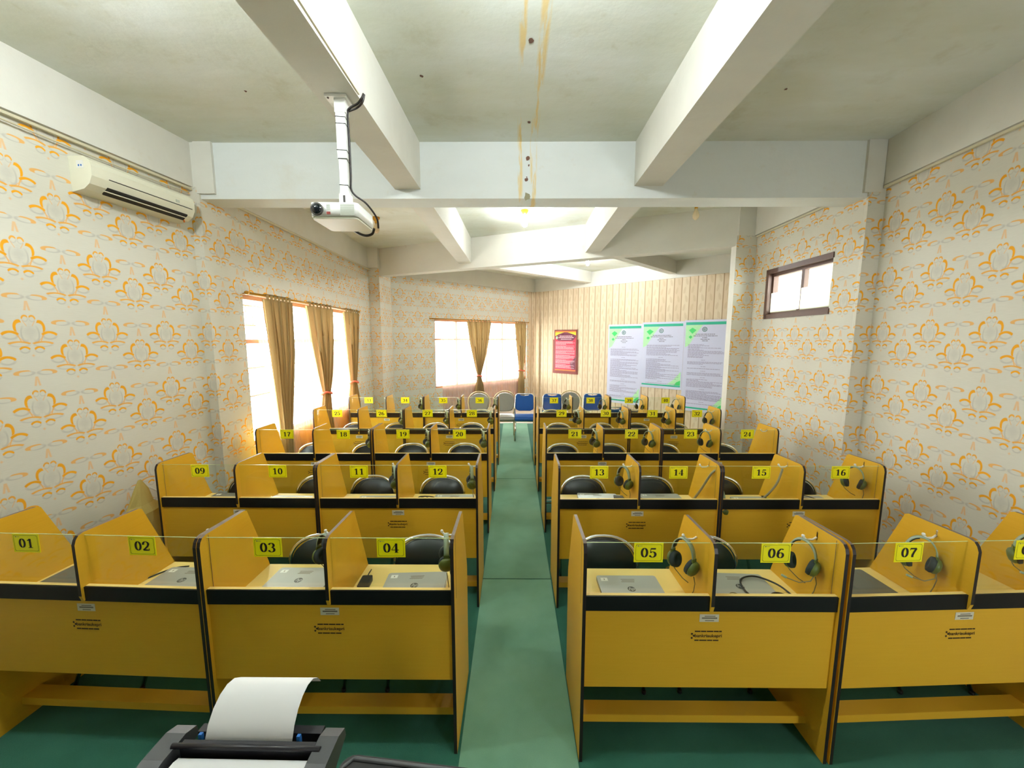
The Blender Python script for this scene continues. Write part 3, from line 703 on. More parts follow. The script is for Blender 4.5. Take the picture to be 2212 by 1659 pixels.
FAR = {'1': 'front', '2': 'second', '3': 'third', '4': 'fourth', '5': 'rear'}
BOOTH = {}   # number -> (unit location, rotation, local x of the booth's left side)
for key, (x, y, rz) in UNITS.items():
    r = int(key[1]); c = 'ABCD'.index(key[0]); n0 = (r - 1) * 8 + c * 2 + 1
    a, b = '%02d' % n0, '%02d' % (n0 + 1)
    root = thing('study_carrel', 'yellow two-seat computer desk with glass front, number plates %s and %s, %s row' % (a, b, FAR[key[1]]), 'computer desk', (x, y, 0.008), rz, 'yellow two-seat computer desks')
    part('side_panel', 'side', f_side, root, (0, 0, 0)); part('side_panel', 'side', f_side, root, (W - .016, 0, 0))
    part('middle_partition', 'mid', f_mid, root, (W / 2 - .008, 0, 0))
    part('front_board', 'front', f_front, root); part('black_rail', 'rail', f_rail, root)
    part('desktop', 'top', f_top, root); part('foot_rail', 'foot', f_foot, root)
    part('asset_sticker', 'stick', f_stick, root); part('printed_logo', 'logo', f_logo, root)
    for k, num in enumerate((a, b)):
        gx = .016 if k == 0 else .608
        gl = part('glass_pane', 'glass', f_glass, root, (gx - .0005 if k == 0 else gx, 0, 0))
        o = part('number_plate', 'plate' + num, f_plate(num), gl, (.2925 - (.004 if k else 0), .0400, 1.0675)); o['label'] = 'yellow plate reading %s' % num
        part('headset_hook', 'hook', f_hook, root, ((.592 if k == 0 else 1.184), .165, 1.085))
        BOOTH[num] = (Vector((x, y, .008)), rz, 0.0 if k == 0 else .6)
def booth_pt(num, lx, ly, lz):
    o, rz, x0 = BOOTH[num]; return o + Matrix.Rotation(rz, 3, 'Z') @ Vector((x0 + lx, ly, lz))

# ------------------------------------------------------------------ folding chairs
def sup(t, a, b, e=2.6):
    c, s_ = math.cos(t), math.sin(t); return (a * math.copysign(abs(c) ** (2 / e), c), b * math.copysign(abs(s_) ** (2 / e), s_))
def f_pad():
    mb = MB(); n = 26; F, B_ = [], []
    pts = [sup(PI * i / n, .185, .16) for i in range(n + 1)] + [(-.18, -.06), (-.165, -.085), (.165, -.085), (.18, -.06)]
    for x, z in pts:
        yb = .012 - .05 * (x / .19) ** 2
        F.append((x, yb - .02, z)); B_.append((x, yb + .012, z))
    cf = (0, -.022, .0); cb = (0, .03, .0); k = len(pts); v = F + B_ + [cf, cb]
    mb.mesh(v, [(i, (i + 1) % k, 2 * k) for i in range(k)] + [(k + (i + 1) % k, k + i, 2 * k + 1) for i in range(k)] + [((i + 1) % k, i, k + i, k + (i + 1) % k) for i in range(k)], 'vinyl', True); return mb
def f_cframe():   # one bent tube: front feet, up the back, round the top of the backrest
    mb = MB(); n = 20; pts = [(.205, -.20, .012), (.205, -.02, .42), (.205, .045, .62)]
    for i in range(n + 1):
        x, z = sup(PI * i / n, .197, .172); pts.append((x, .052 - .05 * (x / .19) ** 2 + .0, .655 + z))
    pts += [(-.205, .045, .62), (-.205, -.02, .42), (-.205, -.20, .012)]
    mb.tube(pts, .0105, 'chrome', 8); return mb
def f_crear():
    mb = MB(); mb.tube([(.185, -.17, .425), (.188, .21, .012), (.188, .225, .012)][:2], .0095, 'chrome', 8); return mb
def f_crear2():
    mb = MB(); mb.tube([(-.185, -.17, .425), (-.188, .21, .012)], .0095, 'chrome', 8); return mb
def f_cseat():
    mb = MB(); mb.rbox(-.19, .19, -.20, .17, .425, .455, .05, 'vinyl', 5); return mb
def f_cbars():
    mb = MB(); mb.tube([(-.2, -.125, .18), (.2, -.125, .18)], .007, 'chrome', 6); return mb
def f_cbars2():
    mb = MB(); mb.tube([(-.188, .13, .10), (.188, .13, .10)], .007, 'chrome', 6); return mb
def f_cfeet():
    mb = MB()
    for x, y in ((.205, -.203), (-.205, -.203), (.188, .212), (-.188, .212)): mb.lathe([(.012, 0), (.0135, .003), (.0125, .018)], 'black', 8, c=(x, y, 0))
    return mb
CH = {1: [('02', -2.392), ('03', -1.197), ('04', -.542), ('05', .560), ('06', 1.172), ('07', 2.461)],
      2: [('09', -2.365), ('10', -1.74), ('11', -1.261), ('12', -.641), ('13', .613), ('14', 1.212), ('15', 1.82), ('16', 2.478)],
      3: [('17', -2.34), ('18', -1.703), ('19', -1.197), ('20', -.577), ('21', .561), ('22', 1.116), ('23', 1.736), ('24', 2.40)],
      4: [('25', -2.305), ('26', -1.69), ('27', -1.142), ('28', -.615), ('29', .642), ('30', 1.264), ('31', 1.771), ('32', 2.332)],
      5: [('35', -1.086), ('36', -.56), ('37', .647), ('38', 1.14), ('40', 2.07)]}
YC = {1: 2.255, 2: 3.295, 3: 4.352, 4: 5.442, 5: 6.50}
for r, lst in CH.items():
    for num, x in lst:
        rz = random.uniform(-.05, .05)
        root = thing('folding_chair', 'black folding chair with chrome tube frame, at the seat of booth %s' % num, 'chair', (x, YC[r] - .05, .008), rz, 'black folding chairs at the carrels')
        part('backrest', 'cpad', f_pad, root, (0, .05, .645)); part('back_frame', 'cframe', f_cframe, root)
        part('rear_leg', 'crear', f_crear, root); part('rear_leg', 'crear2', f_crear2, root); part('seat', 'cseat', f_cseat, root)
        part('crossbar', 'cbar', f_cbars, root); part('crossbar', 'cbar2', f_cbars2, root); part('foot_caps', 'cfeet', f_cfeet, root)

# banquet chairs along the rear
def f_bframe(gold):
    def fn():
        m = 'gold' if gold else 'chrome'; mb = MB()
        if gold: top = [(.17, .0, .47), (.215, .05, .60), (.235, .075, .72)] + [(.235 * math.cos(PI * i / 14), .085, .74 + .215 * math.sin(PI * i / 14)) for i in range(1, 14)] + [(-.235, .075, .72), (-.215, .05, .60), (-.17, .0, .47)]
        else: top = [(.20, .0, .46), (.205, .04, .60), (.19, .08, .84)] + [(.165, .085, .885), (.13, .087, .895), (-.13, .087, .895), (-.165, .085, .885)] + [(-.19, .08, .84), (-.205, .04, .60), (-.20, .0, .46)]
        mb.tube(top, .0125, m, 8); return mb
    return fn
def f_bback(gold):
    def fn():
        mb = MB(); pts = []
        if gold:
            pts = [(.205 * math.cos(PI * i / 16), .745 + .175 * math.sin(PI * i / 16)) for i in range(17)] + [(-.19, .62), (-.15, .55), (-.08, .53), (.08, .53), (.15, .55), (.19, .62)]
        else:
            pts = [(.185, .86), (.16, .885), (.11, .885), (.08, .862), (0, .85), (-.08, .862), (-.11, .885), (-.16, .885), (-.185, .86), (-.195, .62), (-.18, .57), (-.12, .54), (.12, .54), (.18, .57), (.195, .62)]
        m = 'vinylgrey' if gold else 'bluecloth'; k = len(pts); cz = sum(p[1] for p in pts) / k
        F = [(x, .045 + (z - .55) * .1, z) for x, z in pts]; F2 = [(x * .9, .025 + (z - .55) * .1, cz + (z - cz) * .93) for x, z in pts]; B_ = [(x, .075 + (z - .55) * .1, z) for x, z in pts]
        v = F + F2 + B_; mb.mesh(v, [tuple(range(k, 2 * k)), tuple(range(2 * k, 3 * k))[::-1]], m)
        mb.mesh(v, [(i, (i + 1) % k, k + (i + 1) % k, k + i) for i in range(k)] + [(2 * k + i, 2 * k + (i + 1) % k, (i + 1) % k, i) for i in range(k)], m, True); return mb
    return fn
def f_bseat(gold):
    def fn():
        mb = MB(); m = 'vinylgrey' if gold else 'bluecloth'; mb.rbox(-.21, .21, -.40, .02, .415, .475, .06, m, 5); mb.rbox(-.195, .195, -.38, .0, .475, .487, .05, m, 5); mb.box(-.19, .19, -.38, .0, .395, .415, 'gold' if gold else 'chrome'); return mb
    return fn
def f_bleg(gold, k):
    def fn():
        mb = MB(); x = .185 if k % 2 else -.185; y0, y1 = ((-.36, -.40) if k < 2 else (-.01, .05)); mb.tube([(x, y0, .41), (x * 1.04, y1, .0)], .0115, 'gold' if gold else 'chrome', 8); return mb
    return fn
REAR = [(True, -.74, 7.78, 'grey vinyl banquet chair with a round back, seen through plate 36'),
        (True, -.20, 7.86, 'grey vinyl banquet chair with a round back, left of the aisle end'),
        (False, .215, 7.86, 'blue fabric banquet chair standing at the end of the aisle'),
        (False, .80, 7.86, 'blue fabric banquet chair seen through plate 37'),
        (True, 1.19, 7.95, 'grey vinyl banquet chair with a round back, between plates 37 and 38'),
        (False, 1.66, 7.90, 'blue fabric banquet chair seen through plate 38'),
        (False, 1.80, 6.64, 'blue fabric banquet chair pushed up to the rear-row desk, right of plate 30')]
for gold, x, y, lab in REAR:
    root = thing('banquet_chair', lab, 'chair', (x, y, 0.008), random.uniform(-.1, .1), 'banquet chairs along the rear')
    k_ = 'g' if gold else 'b'
    part('back_frame', 'bf' + k_, f_bframe(gold), root); part('backrest', 'bb' + k_, f_bback(gold), root); part('seat', 'bs' + k_, f_bseat(gold), root)
    for j in range(4): part('leg', 'bl%s%d' % (k_, j), f_bleg(gold, j), root)
    if y < 7: root.scale = (.93, .93, .93); root.rotation_euler = (0, 0, 0)

# ------------------------------------------------------------------ headsets on the hooks
def hstrip(r0, z0, th, wd, a0, a1, n, m):
    mb = MB(); v = []; f = []
    for i in range(n + 1):
        t = math.radians(a0 + (a1 - a0) * i / n)
        for k, ww in ((0, wd), (th, wd), (th, -wd), (0, -wd)): v.append(((r0 + k) * math.cos(t), ww, (z0 + k) * math.sin(t) - .098))
    for i in range(n):
        for j in range(4): f.append((i * 4 + j, i * 4 + (j + 1) % 4, (i + 1) * 4 + (j + 1) % 4, (i + 1) * 4 + j))
    mb.mesh(v, f + [(0, 3, 2, 1), (n * 4, n * 4 + 1, n * 4 + 2, n * 4 + 3)], m, True); return mb
def f_hband(): return hstrip(.060, .092, .006, .014, 0, 180, 18, 'band')
def f_hpad(): return hstrip(.054, .086, .006, .0125, 100, 165, 10, 'black')
def f_hslide(sgn):
    def fn():
        mb = MB(); a, b = sorted((sgn * .059, sgn * .069)); mb.box(a, b, -.0155, .0155, -.128, -.092, 'olive'); return mb
    return fn
def f_hcup(sgn):
    def fn():
        mb = MB(); mb.lathe([(.006, .024), (.026, .021), (.040, .012), (.045, .0), (.042, -.005)], 'olive', 18, 'x')
        mb.xf(Matrix.Rotation(.25, 4, 'Y'))
        if sgn < 0: mb.xf(Matrix.Scale(-1, 4, (1, 0, 0)))
        return mb.xf(Matrix.Translation((sgn * .060, 0, -.150)))
    return fn
def f_hcush(sgn):
    def fn():
        mb = MB(); mb.lathe([(.042, -.003), (.046, -.012), (.042, -.026), (.028, -.030), (.022, -.018), (.002, -.014)], 'cushion', 18, 'x')
        mb.xf(Matrix.Rotation(.25, 4, 'Y'))
        if sgn < 0: mb.xf(Matrix.Scale(-1, 4, (1, 0, 0)))
        return mb.xf(Matrix.Translation((sgn * .060, 0, -.150)))
    return fn
def f_hmic():
    mb = MB(); mb.tube([(.07, -.01, -.17), (.06, -.05, -.20), (.02, -.09, -.212), (-.03, -.115, -.20)], .0028, 'cable', 6); mb.tube([(-.03, -.115, -.20), (-.052, -.122, -.192)], .0065, 'band', 8); return mb
def f_hcable():
    mb = MB(); mb.tube([(.068, 0, -.192), (.074, .005, -.23), (.066, .01, -.28), (.05, .0, -.33), (.03, -.02, -.362)], .0026, 'cable', 6)
    mb.tube([(-.062, 0, -.192), (-.05, .01, -.215), (-.01, .02, -.25), (.02, .03, -.265)], .0026, 'cable', 6); return mb
HS = {'03': 25, '04': 80, '05': 58, '06': 52, '07': 45, '08': 45, '11': 65, '12': 80, '13': 58, '16': 48, '18': 60, '19': 65, '20': 78, '21': 78, '22': 58, '23': 50,
      '26': 65, '27': 70, '28': 80, '29': 70, '30': 72, '31': 75, '32': 50, '34': 60, '35': 70, '36': 80, '37': 60, '38': 45, '39': 35, '40': 25}
for num, ang in HS.items():
    p = booth_pt(num, (.592 if BOOTH[num][2] == 0 else .584), .165, 1.085); rz = BOOTH[num][1]
    ca = math.radians(ang); p = p + Vector((0, 0, -.014))
    side = 'from the hook in booth %s' % num
    mic = num in ('06', '07', '08')
    root = thing('headset', 'olive and pale green headset%s hanging %s' % (' with boom' if mic else '', side), 'headset', (p.x - (.058 * abs(math.cos(ca)) + .034 * abs(math.sin(ca)) + .004), p.y, p.z), 0, 'headsets on the carrel hooks', rot=(0, 0, math.radians(-ang) + rz)); root.scale = (.9, .9, .9)
    part('headband', 'hb', f_hband, root); part('headband_pad', 'hp', f_hpad, root)
    part('slider', 'hs1', f_hslide(1), root); part('slider', 'hs2', f_hslide(-1), root); part('ear_cup', 'hc1', f_hcup(1), root); part('ear_cup', 'hc2', f_hcup(-1), root); part('ear_cushion', 'hu1', f_hcush(1), root); part('ear_cushion', 'hu2', f_hcush(-1), root)
    part('cable', 'hcb', f_hcable, root)
    if mic: part('microphone_boom', 'hm', f_hmic, root)
# a headset set down on the desk of booth 15
p = booth_pt('15', .055, .10, .71)
root = thing('headset', 'olive headset standing on the desk at the left of booth 15', 'headset', (p.x, p.y, p.z + .197), 0, 'headsets on the carrel hooks', rot=(0, 0, math.radians(80)))
part('headband', 'hb', f_hband, root); part('slider', 'hs1', f_hslide(1), root); part('slider', 'hs2', f_hslide(-1), root); part('ear_cup', 'hc1', f_hcup(1), root); part('ear_cup', 'hc2', f_hcup(-1), root); part('ear_cushion', 'hu1', f_hcush(1), root); part('ear_cushion', 'hu2', f_hcush(-1), root)

# ------------------------------------------------------------------ laptops
def f_lbase(dark):
    def fn():
        mb = MB(); mb.rbox(-.165, .165, -.115, .115, .002, .013, .012, 'darkgrey' if dark else 'silver', 4)
        for x in (-.14, .14):
            for y in (-.095, .095): mb.lathe([(.006, 0), (.006, .002)], 'black', 8, c=(x, y, 0))
        return mb
    return fn
def f_llid(dark):
    def fn():
        mb = MB(); mb.rbox(-.165, .165, -.115, .115, .0145, .0215, .014, 'darkgrey' if dark else 'silver', 4); return mb
    return fn
def f_lhinge():
    mb = MB(); mb.tube([(-.11, -.113, .014), (.11, -.113, .014)], .0055, 'black', 8); return mb
def f_badge():
    mb = MB(); n = 24; z = .0219; mb.mesh([(.021 * math.cos(2 * PI * i / n), -.002 + .021 * math.sin(2 * PI * i / n), z) for i in range(n)], [tuple(range(n))], 'badge')
    put_text(mb, 'hp', .034, 'silver', lambda x, y: (x, .000 + y, z + .0003), shear=.35, bold=.0006); return mb
def f_lstick():
    mb = MB(); mb.box(-.145, -.108, .066, .094, .0216, .0219, 'white'); mb.box(-.129, -.124, .074, .086, .0219, .0221, 'faint'); return mb
def f_lprint():
    mb = MB()
    for k, (a, b) in enumerate(((-.036, .040), (-.033, .037), (-.038, .033))):
        y = .078 - .011 * k; mb.box(a, b, y, y + .0045, .0216, .0218, 'faint')
    return mb
# (number, x, y, z rotation, dark?, tilt)
LAP = [('01', -2.432, 1.955, -.06, True, 0), ('02', -1.835, 1.945, -.03, False, 0), ('03', -1.190, 1.948, 0, False, 0), ('04', -.540, 1.908, .05, False, 0), ('05', .625, 1.885, 0, False, 0), ('06', 1.215, 1.910, -.05, False, 0), ('07', 1.845, 1.945, .05, True, 0),
       ('09', -2.40, 3.02, 0, True, 0), ('11', -1.137, 2.97, 0, False, 0), ('12', -.505, 3.0, 0, False, 0), ('13', .70, 3.03, -.06, False, 0), ('14', 1.235, 3.025, 0, False, 0), ('15', 1.98, 2.97, 0, False, 0), ('16', 2.42, 2.99, 0, False, 0)]
for num, x, y, rz, dark, _ in LAP:
    root = thing('laptop', 'closed %s laptop lying on the desk in booth %s' % ('dark grey' if dark else 'silver', num), 'laptop', (x, y, .7182), rz, 'closed laptops on the desks')
    part('base', 'lb%d' % dark, f_lbase(dark), root); ld = part('lid', 'll%d' % dark, f_llid(dark), root); part('hinge', 'lh', f_lhinge, root)
    if num not in ('01', '07'): part('logo_badge', 'lbad', f_badge, ld); part('number_sticker', 'lst', f_lstick, ld)
    if not dark: part('printed_label', 'lpr', f_lprint, ld)
ZD = .7182
def curve_thing(name, label, cat, pts, r, m, smooth=True, group=None):
    mb = MB()
    if smooth:   # Catmull-Rom through the points
        P_ = [Vector(p) for p in pts]; P_ = [P_[0]] + P_ + [P_[-1]]; out = []
        for i in range(1, len(P_) - 2):
            for k in range(6):
                t = k / 6; a, b, c, d = P_[i - 1], P_[i], P_[i + 1], P_[i + 2]
                out.append(0.5 * ((2 * b) + (c - a) * t + (2 * a - 5 * b + 4 * c - d) * t * t + (3 * b - a - 3 * c + d) * t ** 3))
        pts = out + [P_[-2]]
    mb.tube(pts, r, m, 6); return tag(link(name, mb.data(name)), label, cat, group)
# adapters, cables and papers on the desks
def adapter(loc, rz, label, yellow=False):
    root = thing('power_adapter', label, 'power adapter', loc, rz, 'power adapters on the desks')
    mb = MB(); mb.rbox(-.028, .028, -.05, .05, 0, .028, .008, 'black'); link('case', mb.data('case'), root)
    if yellow: mb = MB(); mb.box(-.018, .018, -.02, .02, .028, .0285, 'adapteryellow'); link('sticker', mb.data('sticker'), root)
    mb = MB(); mb.tube([(0, .05, .014), (-.008, .07, .01), (-.012, .10, .006), (-.01, .14, .004)], .003, 'blackcable', 6); link('lead', mb.data('lead'), root)
adapter((-.818, 1.935, ZD), .05, 'black power adapter standing on the desk beside the laptop in booth 04')
adapter((.885, 3.06, ZD), 1.4, 'black power adapter beside the laptop in booth 13')
adapter((2.125, 3.05, ZD), 1.2, 'black power adapter with a yellow sticker in booth 15', True)
curve_thing('charger_cable', 'grey charger cable curled at the front left of booth 04', 'cable', [(-.875, 1.77, ZD + .004), (-.86, 1.83, ZD + .02), (-.82, 1.84, ZD + .018), (-.80, 1.80, ZD + .006), (-.83, 1.75, ZD + .004)], .0035, 'cable')
curve_thing('charger_cable', 'dark cable running along the left edge of the desk in booth 02', 'cable', [(-2.08, 1.78, ZD + .004), (-2.10, 1.9, ZD + .004), (-2.06, 2.0, ZD + .004), (-2.0, 2.08, ZD + .004), (-1.93, 2.10, ZD + .004)], .004, 'blackcable')
curve_thing('power_cable', 'black power cable looped over the silver laptop in booth 06', 'cable', [(1.25, 1.78, .745), (1.215, 1.86, .746), (1.245, 1.955, .748), (1.34, 1.985, .748), (1.42, 1.92, .745), (1.455, 1.84, .73), (1.475, 1.76, .722)], .0048, 'blackcable')
curve_thing('power_cable', 'black power cable coiled low at the right of the laptop in booth 06', 'cable', [(1.30, 1.76, .744), (1.34, 1.84, .746), (1.40, 1.84, .744), (1.43, 1.79, .726), (1.40, 1.75, .722), (1.45, 1.75, .721)], .0048, 'blackcable')
curve_thing('usb_cable', 'thin grey cable loop on the front edge of the laptop in booth 06', 'cable', [(1.105, 1.77, .743), (1.12, 1.84, .746), (1.16, 1.84, .746), (1.18, 1.77, .743)], .0025, 'cable')
curve_thing('power_cable', 'black cable bunched on the desk left of the laptop in booth 12', 'cable', [(-.85, 2.93, ZD + .003), (-.80, 3.02, ZD + .02), (-.74, 3.05, ZD + .03), (-.70, 2.98, ZD + .02), (-.77, 2.94, ZD + .008), (-.80, 3.06, ZD + .022), (-.68, 3.08, ZD + .010), (-.67, 2.99, ZD + .004)], .005, 'blackcable')
curve_thing('strap', 'grey cable slanting from the hook to the bare desk side in booth 14', 'cable', [(1.535, 2.76, 1.10), (1.49, 2.78, 1.05), (1.455, 2.85, .90), (1.43, 2.92, .78), (1.405, 2.95, ZD + .009)], .009, 'strapgrey')
curve_thing('strap', 'grey cable slanting down to the adapter with the yellow sticker in booth 15', 'cable', [(2.085, 2.87, 1.06), (2.08, 2.87, 1.03), (2.07, 2.90, .92), (2.05, 2.97, .80), (2.02, 3.02, ZD + .009)], .009, 'strapgrey')
curve_thing('power_cable', 'thin dark cable crossing the desk in booth 16', 'cable', [(2.26, 3.10, ZD + .004), (2.33, 3.16, ZD + .025), (2.42, 3.13, ZD + .028), (2.52, 3.02, ZD + .022), (2.60, 2.93, ZD + .004)], .0035, 'blackcable')
mb = MB()
for k, (x, y, r) in enumerate(((2.55, 2.00, 0.2), (2.58, 1.95, -.1))):
    pass
curve_thing('power_cable', 'dark power cable heaped on the desk in booth 08', 'cable', [(2.22, 1.90, ZD + .006), (2.28, 1.98, ZD + .02), (2.36, 1.95, ZD + .03), (2.30, 1.88, ZD + .02), (2.24, 1.94, ZD + .03), (2.34, 1.90, ZD + .01), (2.45, 1.88, ZD + .005)], .006, 'blackcable')
def sheets(name, label, loc, rz, w_, d_, n, cat='papers', thick=.0012):
    root = thing(name, label, cat, loc, rz); rnd = random.Random(3)
    for k in range(n):
        mb = MB(); a = rnd.uniform(-.12, .12); mb.box(-w_ / 2, w_ / 2, -d_ / 2, d_ / 2, k * .003, k * .003 + thick, 'paper'); mb.xf(Matrix.Rotation(a, 4, 'Z')); link('sheet', mb.data('sheet'), root)
sheets('paper_sheets', 'white paper sheets spread across the desk in booth 10', (-1.895, 3.0, ZD), 0, .33, .23, 3)
sheets('paper_sheets', 'white sheet lying under the right edge of the laptop in booth 04', (-.402, 1.915, ZD - .0005), .12, .06, .20, 1)
# beige bag slumped between wall and desks
root = thing('cloth_bag', 'crumpled beige bag against the left wall behind booth 02', 'bag', (-2.81, 2.70, .008), .1)
mb = MB(); n = 12; rnd = random.Random(5); v = []
lv = [(0, .10), (.15, .13), (.35, .13), (.55, .125), (.68, .13), (.76, .115), (.82, .07), (.92, .045), (1.0, .010)]
for k, (z, r) in enumerate(lv):
    for j in range(n):
        a = 2 * PI * j / n; q = r * (1 + .28 * rnd.random()); v.append((.55 * q * math.cos(a), 1.2 * q * math.sin(a) + (.03 * z), z))
mb.mesh(v, [(k * n + j, k * n + (j + 1) % n, (k + 1) * n + (j + 1) % n, (k + 1) * n + j) for k in range(len(lv) - 1) for j in range(n)] + [tuple(range(n))[::-1], tuple(range((len(lv) - 1) * n, len(lv) * n))], 'bag', False); link('bag_body', mb.data('bag_body'), root)
mb = MB(); mb.tube([(.03, .07, .93), (.045, .16, .84), (.05, .20, .72)], .006, 'white', 6); link('strap', mb.data('strap'), root)

# ------------------------------------------------------------------ rear wall posters
PS = win_xf(ST0, STD); 
def sbox(mb, u0, u1, z0, z1, t0, t1, m): wbox(mb, PS, u0, u1, z0, z1, -t1, -t0, m)
def wall_thing(name, label, cat, u, z, group=None):
    c = PS(u, z, 0); return thing(name, label, cat, c, 0, group), Vector(c)
def wsub(root, c, nm, mb): mb.v = [tuple(Vector(p) - c) for p in mb.v]; return link(nm, mb.data(nm), root)
def text_lines(mb, u0, u1, z, m, t, rnd, h=.007, fill=1.0):
    u = u0; end = u0 + (u1 - u0) * fill
    while u < end - .01:
        wd = min(rnd.uniform(.02, .075), end - u); sbox(mb, u, u + wd, z - h / 2, z + h / 2, t, t + .0006, m); u += wd + .008
def poly(mb, pts, t, m): mb.face([PS(u, z, -t) for u, z in pts], m)
# red notice
ua, ub = su(1.171), su(1.739)
root, c = wall_thing('red_notice', 'crimson framed rules notice with orange border on the striped wall', 'poster', ua, 1.1)
mb = MB(); sbox(mb, ua - .05, ub + .03, 1.07, 2.035, .002, .020, 'redwood'); wsub(root, c, 'backing_board', mb)
mb = MB(); sbox(mb, ua, ub, 1.12, 2.305, .0205, .030, 'redwood'); wsub(root, c, 'frame', mb)
mb = MB(); t = .031; a, b = ua + .035, ub - .035
sbox(mb, a, b, 1.155, 2.27, .0302, t, 'red'); sbox(mb, a, b, 1.155, 1.185, t, t + .0005, 'orange')
poly(mb, [(a, 2.27), (a, 2.10), (a + .1, 2.00), (b - .1, 2.00), (b, 2.10), (b, 2.27)], t + .0006, 'maroon')
poly(mb, [(a, 2.27), (b, 2.27), (b, 2.235), (a, 2.235)], t + .001, 'orange')
poly(mb, [(a, 2.235), (a + .30, 2.235), (a + .12, 2.19), (a, 2.13)], t + .0012, 'yprint'); poly(mb, [(b, 2.235), (b - .28, 2.235), (b - .12, 2.19), (b, 2.15)], t + .0012, 'yprint')
poly(mb, [(b, 1.55), (b - .18, 1.38), (b - .13, 1.20), (b, 1.20)], t + .0006, 'maroon')
poly(mb, [(a + .055 + .03 * math.cos(2 * PI * i / 14), 2.085 + .042 * math.sin(2 * PI * i / 14)) for i in range(14)], t + .0014, 'green1')
wsub(root, c, 'printed_sheet', mb)
mb = MB(); rnd = random.Random(2)
for z, p, q in ((2.13, .22, .85), (2.09, .16, .92), (2.045, .28, .80)): text_lines(mb, a + (b - a) * p, a + (b - a) * q, z, 'pinktext', t + .0016, rnd, .018)
z = 1.975
for k in range(44):
    fill = rnd.choice([1, 1, .95, .9, .55, .75])
    if k % 7 == 6: z -= .017
    text_lines(mb, a + .02, b - .03, z, 'pinktext', t + .0016, rnd, .0065, fill); z -= .0165
    if z < 1.22: break
wsub(root, c, 'printed_text', mb)
# three long posters
def long_poster(x0, x1, z0, z1, label, seed, indent, tt):
    ua, ub = su(x0), su(x1); root, c = wall_thing('rules_poster', label, 'poster', ua, z0, 'long rules posters'); rnd = random.Random(seed)
    mb = MB(); sbox(mb, ua, ub, z0, z1, tt, tt + .003, 'lilac'); wsub(root, c, 'sheet', mb)
    mb = MB(); t = tt + .0036; a, b = ua + .03, ub - .03; wd = b - a
    sbox(mb, a, b, z1 - .105, z1 - .045, t, t + .0004, 'teal'); sbox(mb, a, b, z0 + .06, z0 + .095, t, t + .0004, 'teal')
    poly(mb, [(a, z1 - .11), (a + .42 * wd, z1 - .11), (a + .28 * wd, z1 - .28), (a + .10 * wd, z1 - .55), (a, z1 - .60)], t, 'green1')
    poly(mb, [(b, z0 + .10), (b - .34 * wd, z0 + .10), (b - .18 * wd, z0 + .22), (b, z0 + .42)], t, 'green1')
    poly(mb, [(a + .08 * wd, z1 - .22), (a + .17 * wd, z1 - .165), (a + .27 * wd, z1 - .22), (a + .17 * wd, z1 - .30)], t + .0005, 'green2')
    poly(mb, [(a + .08 * wd, z1 - .37), (a + .13 * wd, z1 - .335), (a + .18 * wd, z1 - .37), (a + .13 * wd, z1 - .41)], t + .0005, 'green2')
    poly(mb, [(b, z0 + .10), (b - .16 * wd, z0 + .10), (b - .10 * wd, z0 + .17), (b, z0 + .22)], t + .0005, 'green2')
    wsub(root, c, 'printed_pattern', mb)
    mb = MB(); ce = (a + wd * .47, z1 - .205); rr = .052
    for r0, m_, e in ((rr, 'emblem', .0006), (rr * .72, 'lilac', .0009), (rr * .5, 'emblem', .0012)): poly(mb, [(ce[0] + r0 * math.cos(2 * PI * i / 20), ce[1] + r0 * math.sin(2 * PI * i / 20)) for i in range(20)], t + e, m_)
    poly(mb, [(ce[0] - .006, ce[1] - .018), (ce[0] + .02, ce[1]), (ce[0] - .006, ce[1] + .018)], t + .0015, 'lilac'); wsub(root, c, 'emblem', mb)
    mb = MB(); z = z1 - .31
    for p, q in ((.25, .72), (.20, .78), (.42, .54), (.38, .60), (.42, .56)): text_lines(mb, a + wd * p, a + wd * q, z, 'darktext', t + .0016, rnd, .012); z -= .036
    z -= .05; x_ = 0
    while z > z0 + .16:
        if rnd.random() < .10: z -= .03; text_lines(mb, a + wd * .42, a + wd * .54, z, 'greytext', t + .0016, rnd, .010); z -= .045
        f = rnd.choice([1, 1, .92, .95, .45, .6, .75, .35]); text_lines(mb, a + wd * indent, b - .05 * wd, z, 'greytext', t + .0016, rnd, .0115, f); z -= .0235
    wsub(root, c, 'printed_text', mb)
mb = MB(); sbox(mb, su(4.54) - .16, su(4.54) + .045, .02, 2.065, .001, .020, 'darkwood')
tag(link('wooden_board', mb.data('wooden_board')), 'dark brown upright board showing along the right edge of the rightmost poster', 'board')
long_poster(2.434, 3.110, .41, 2.415, 'long pale poster with green header, leftmost of the three', 11, .06, .004)
long_poster(3.112, 3.838, .885, 2.447, 'shorter pale poster with green header, between two longer ones', 12, .10, .008)
long_poster(3.845, 4.515, .43, 2.467, 'long pale poster with green header, rightmost and nearest the pillar', 13, .08, .026)

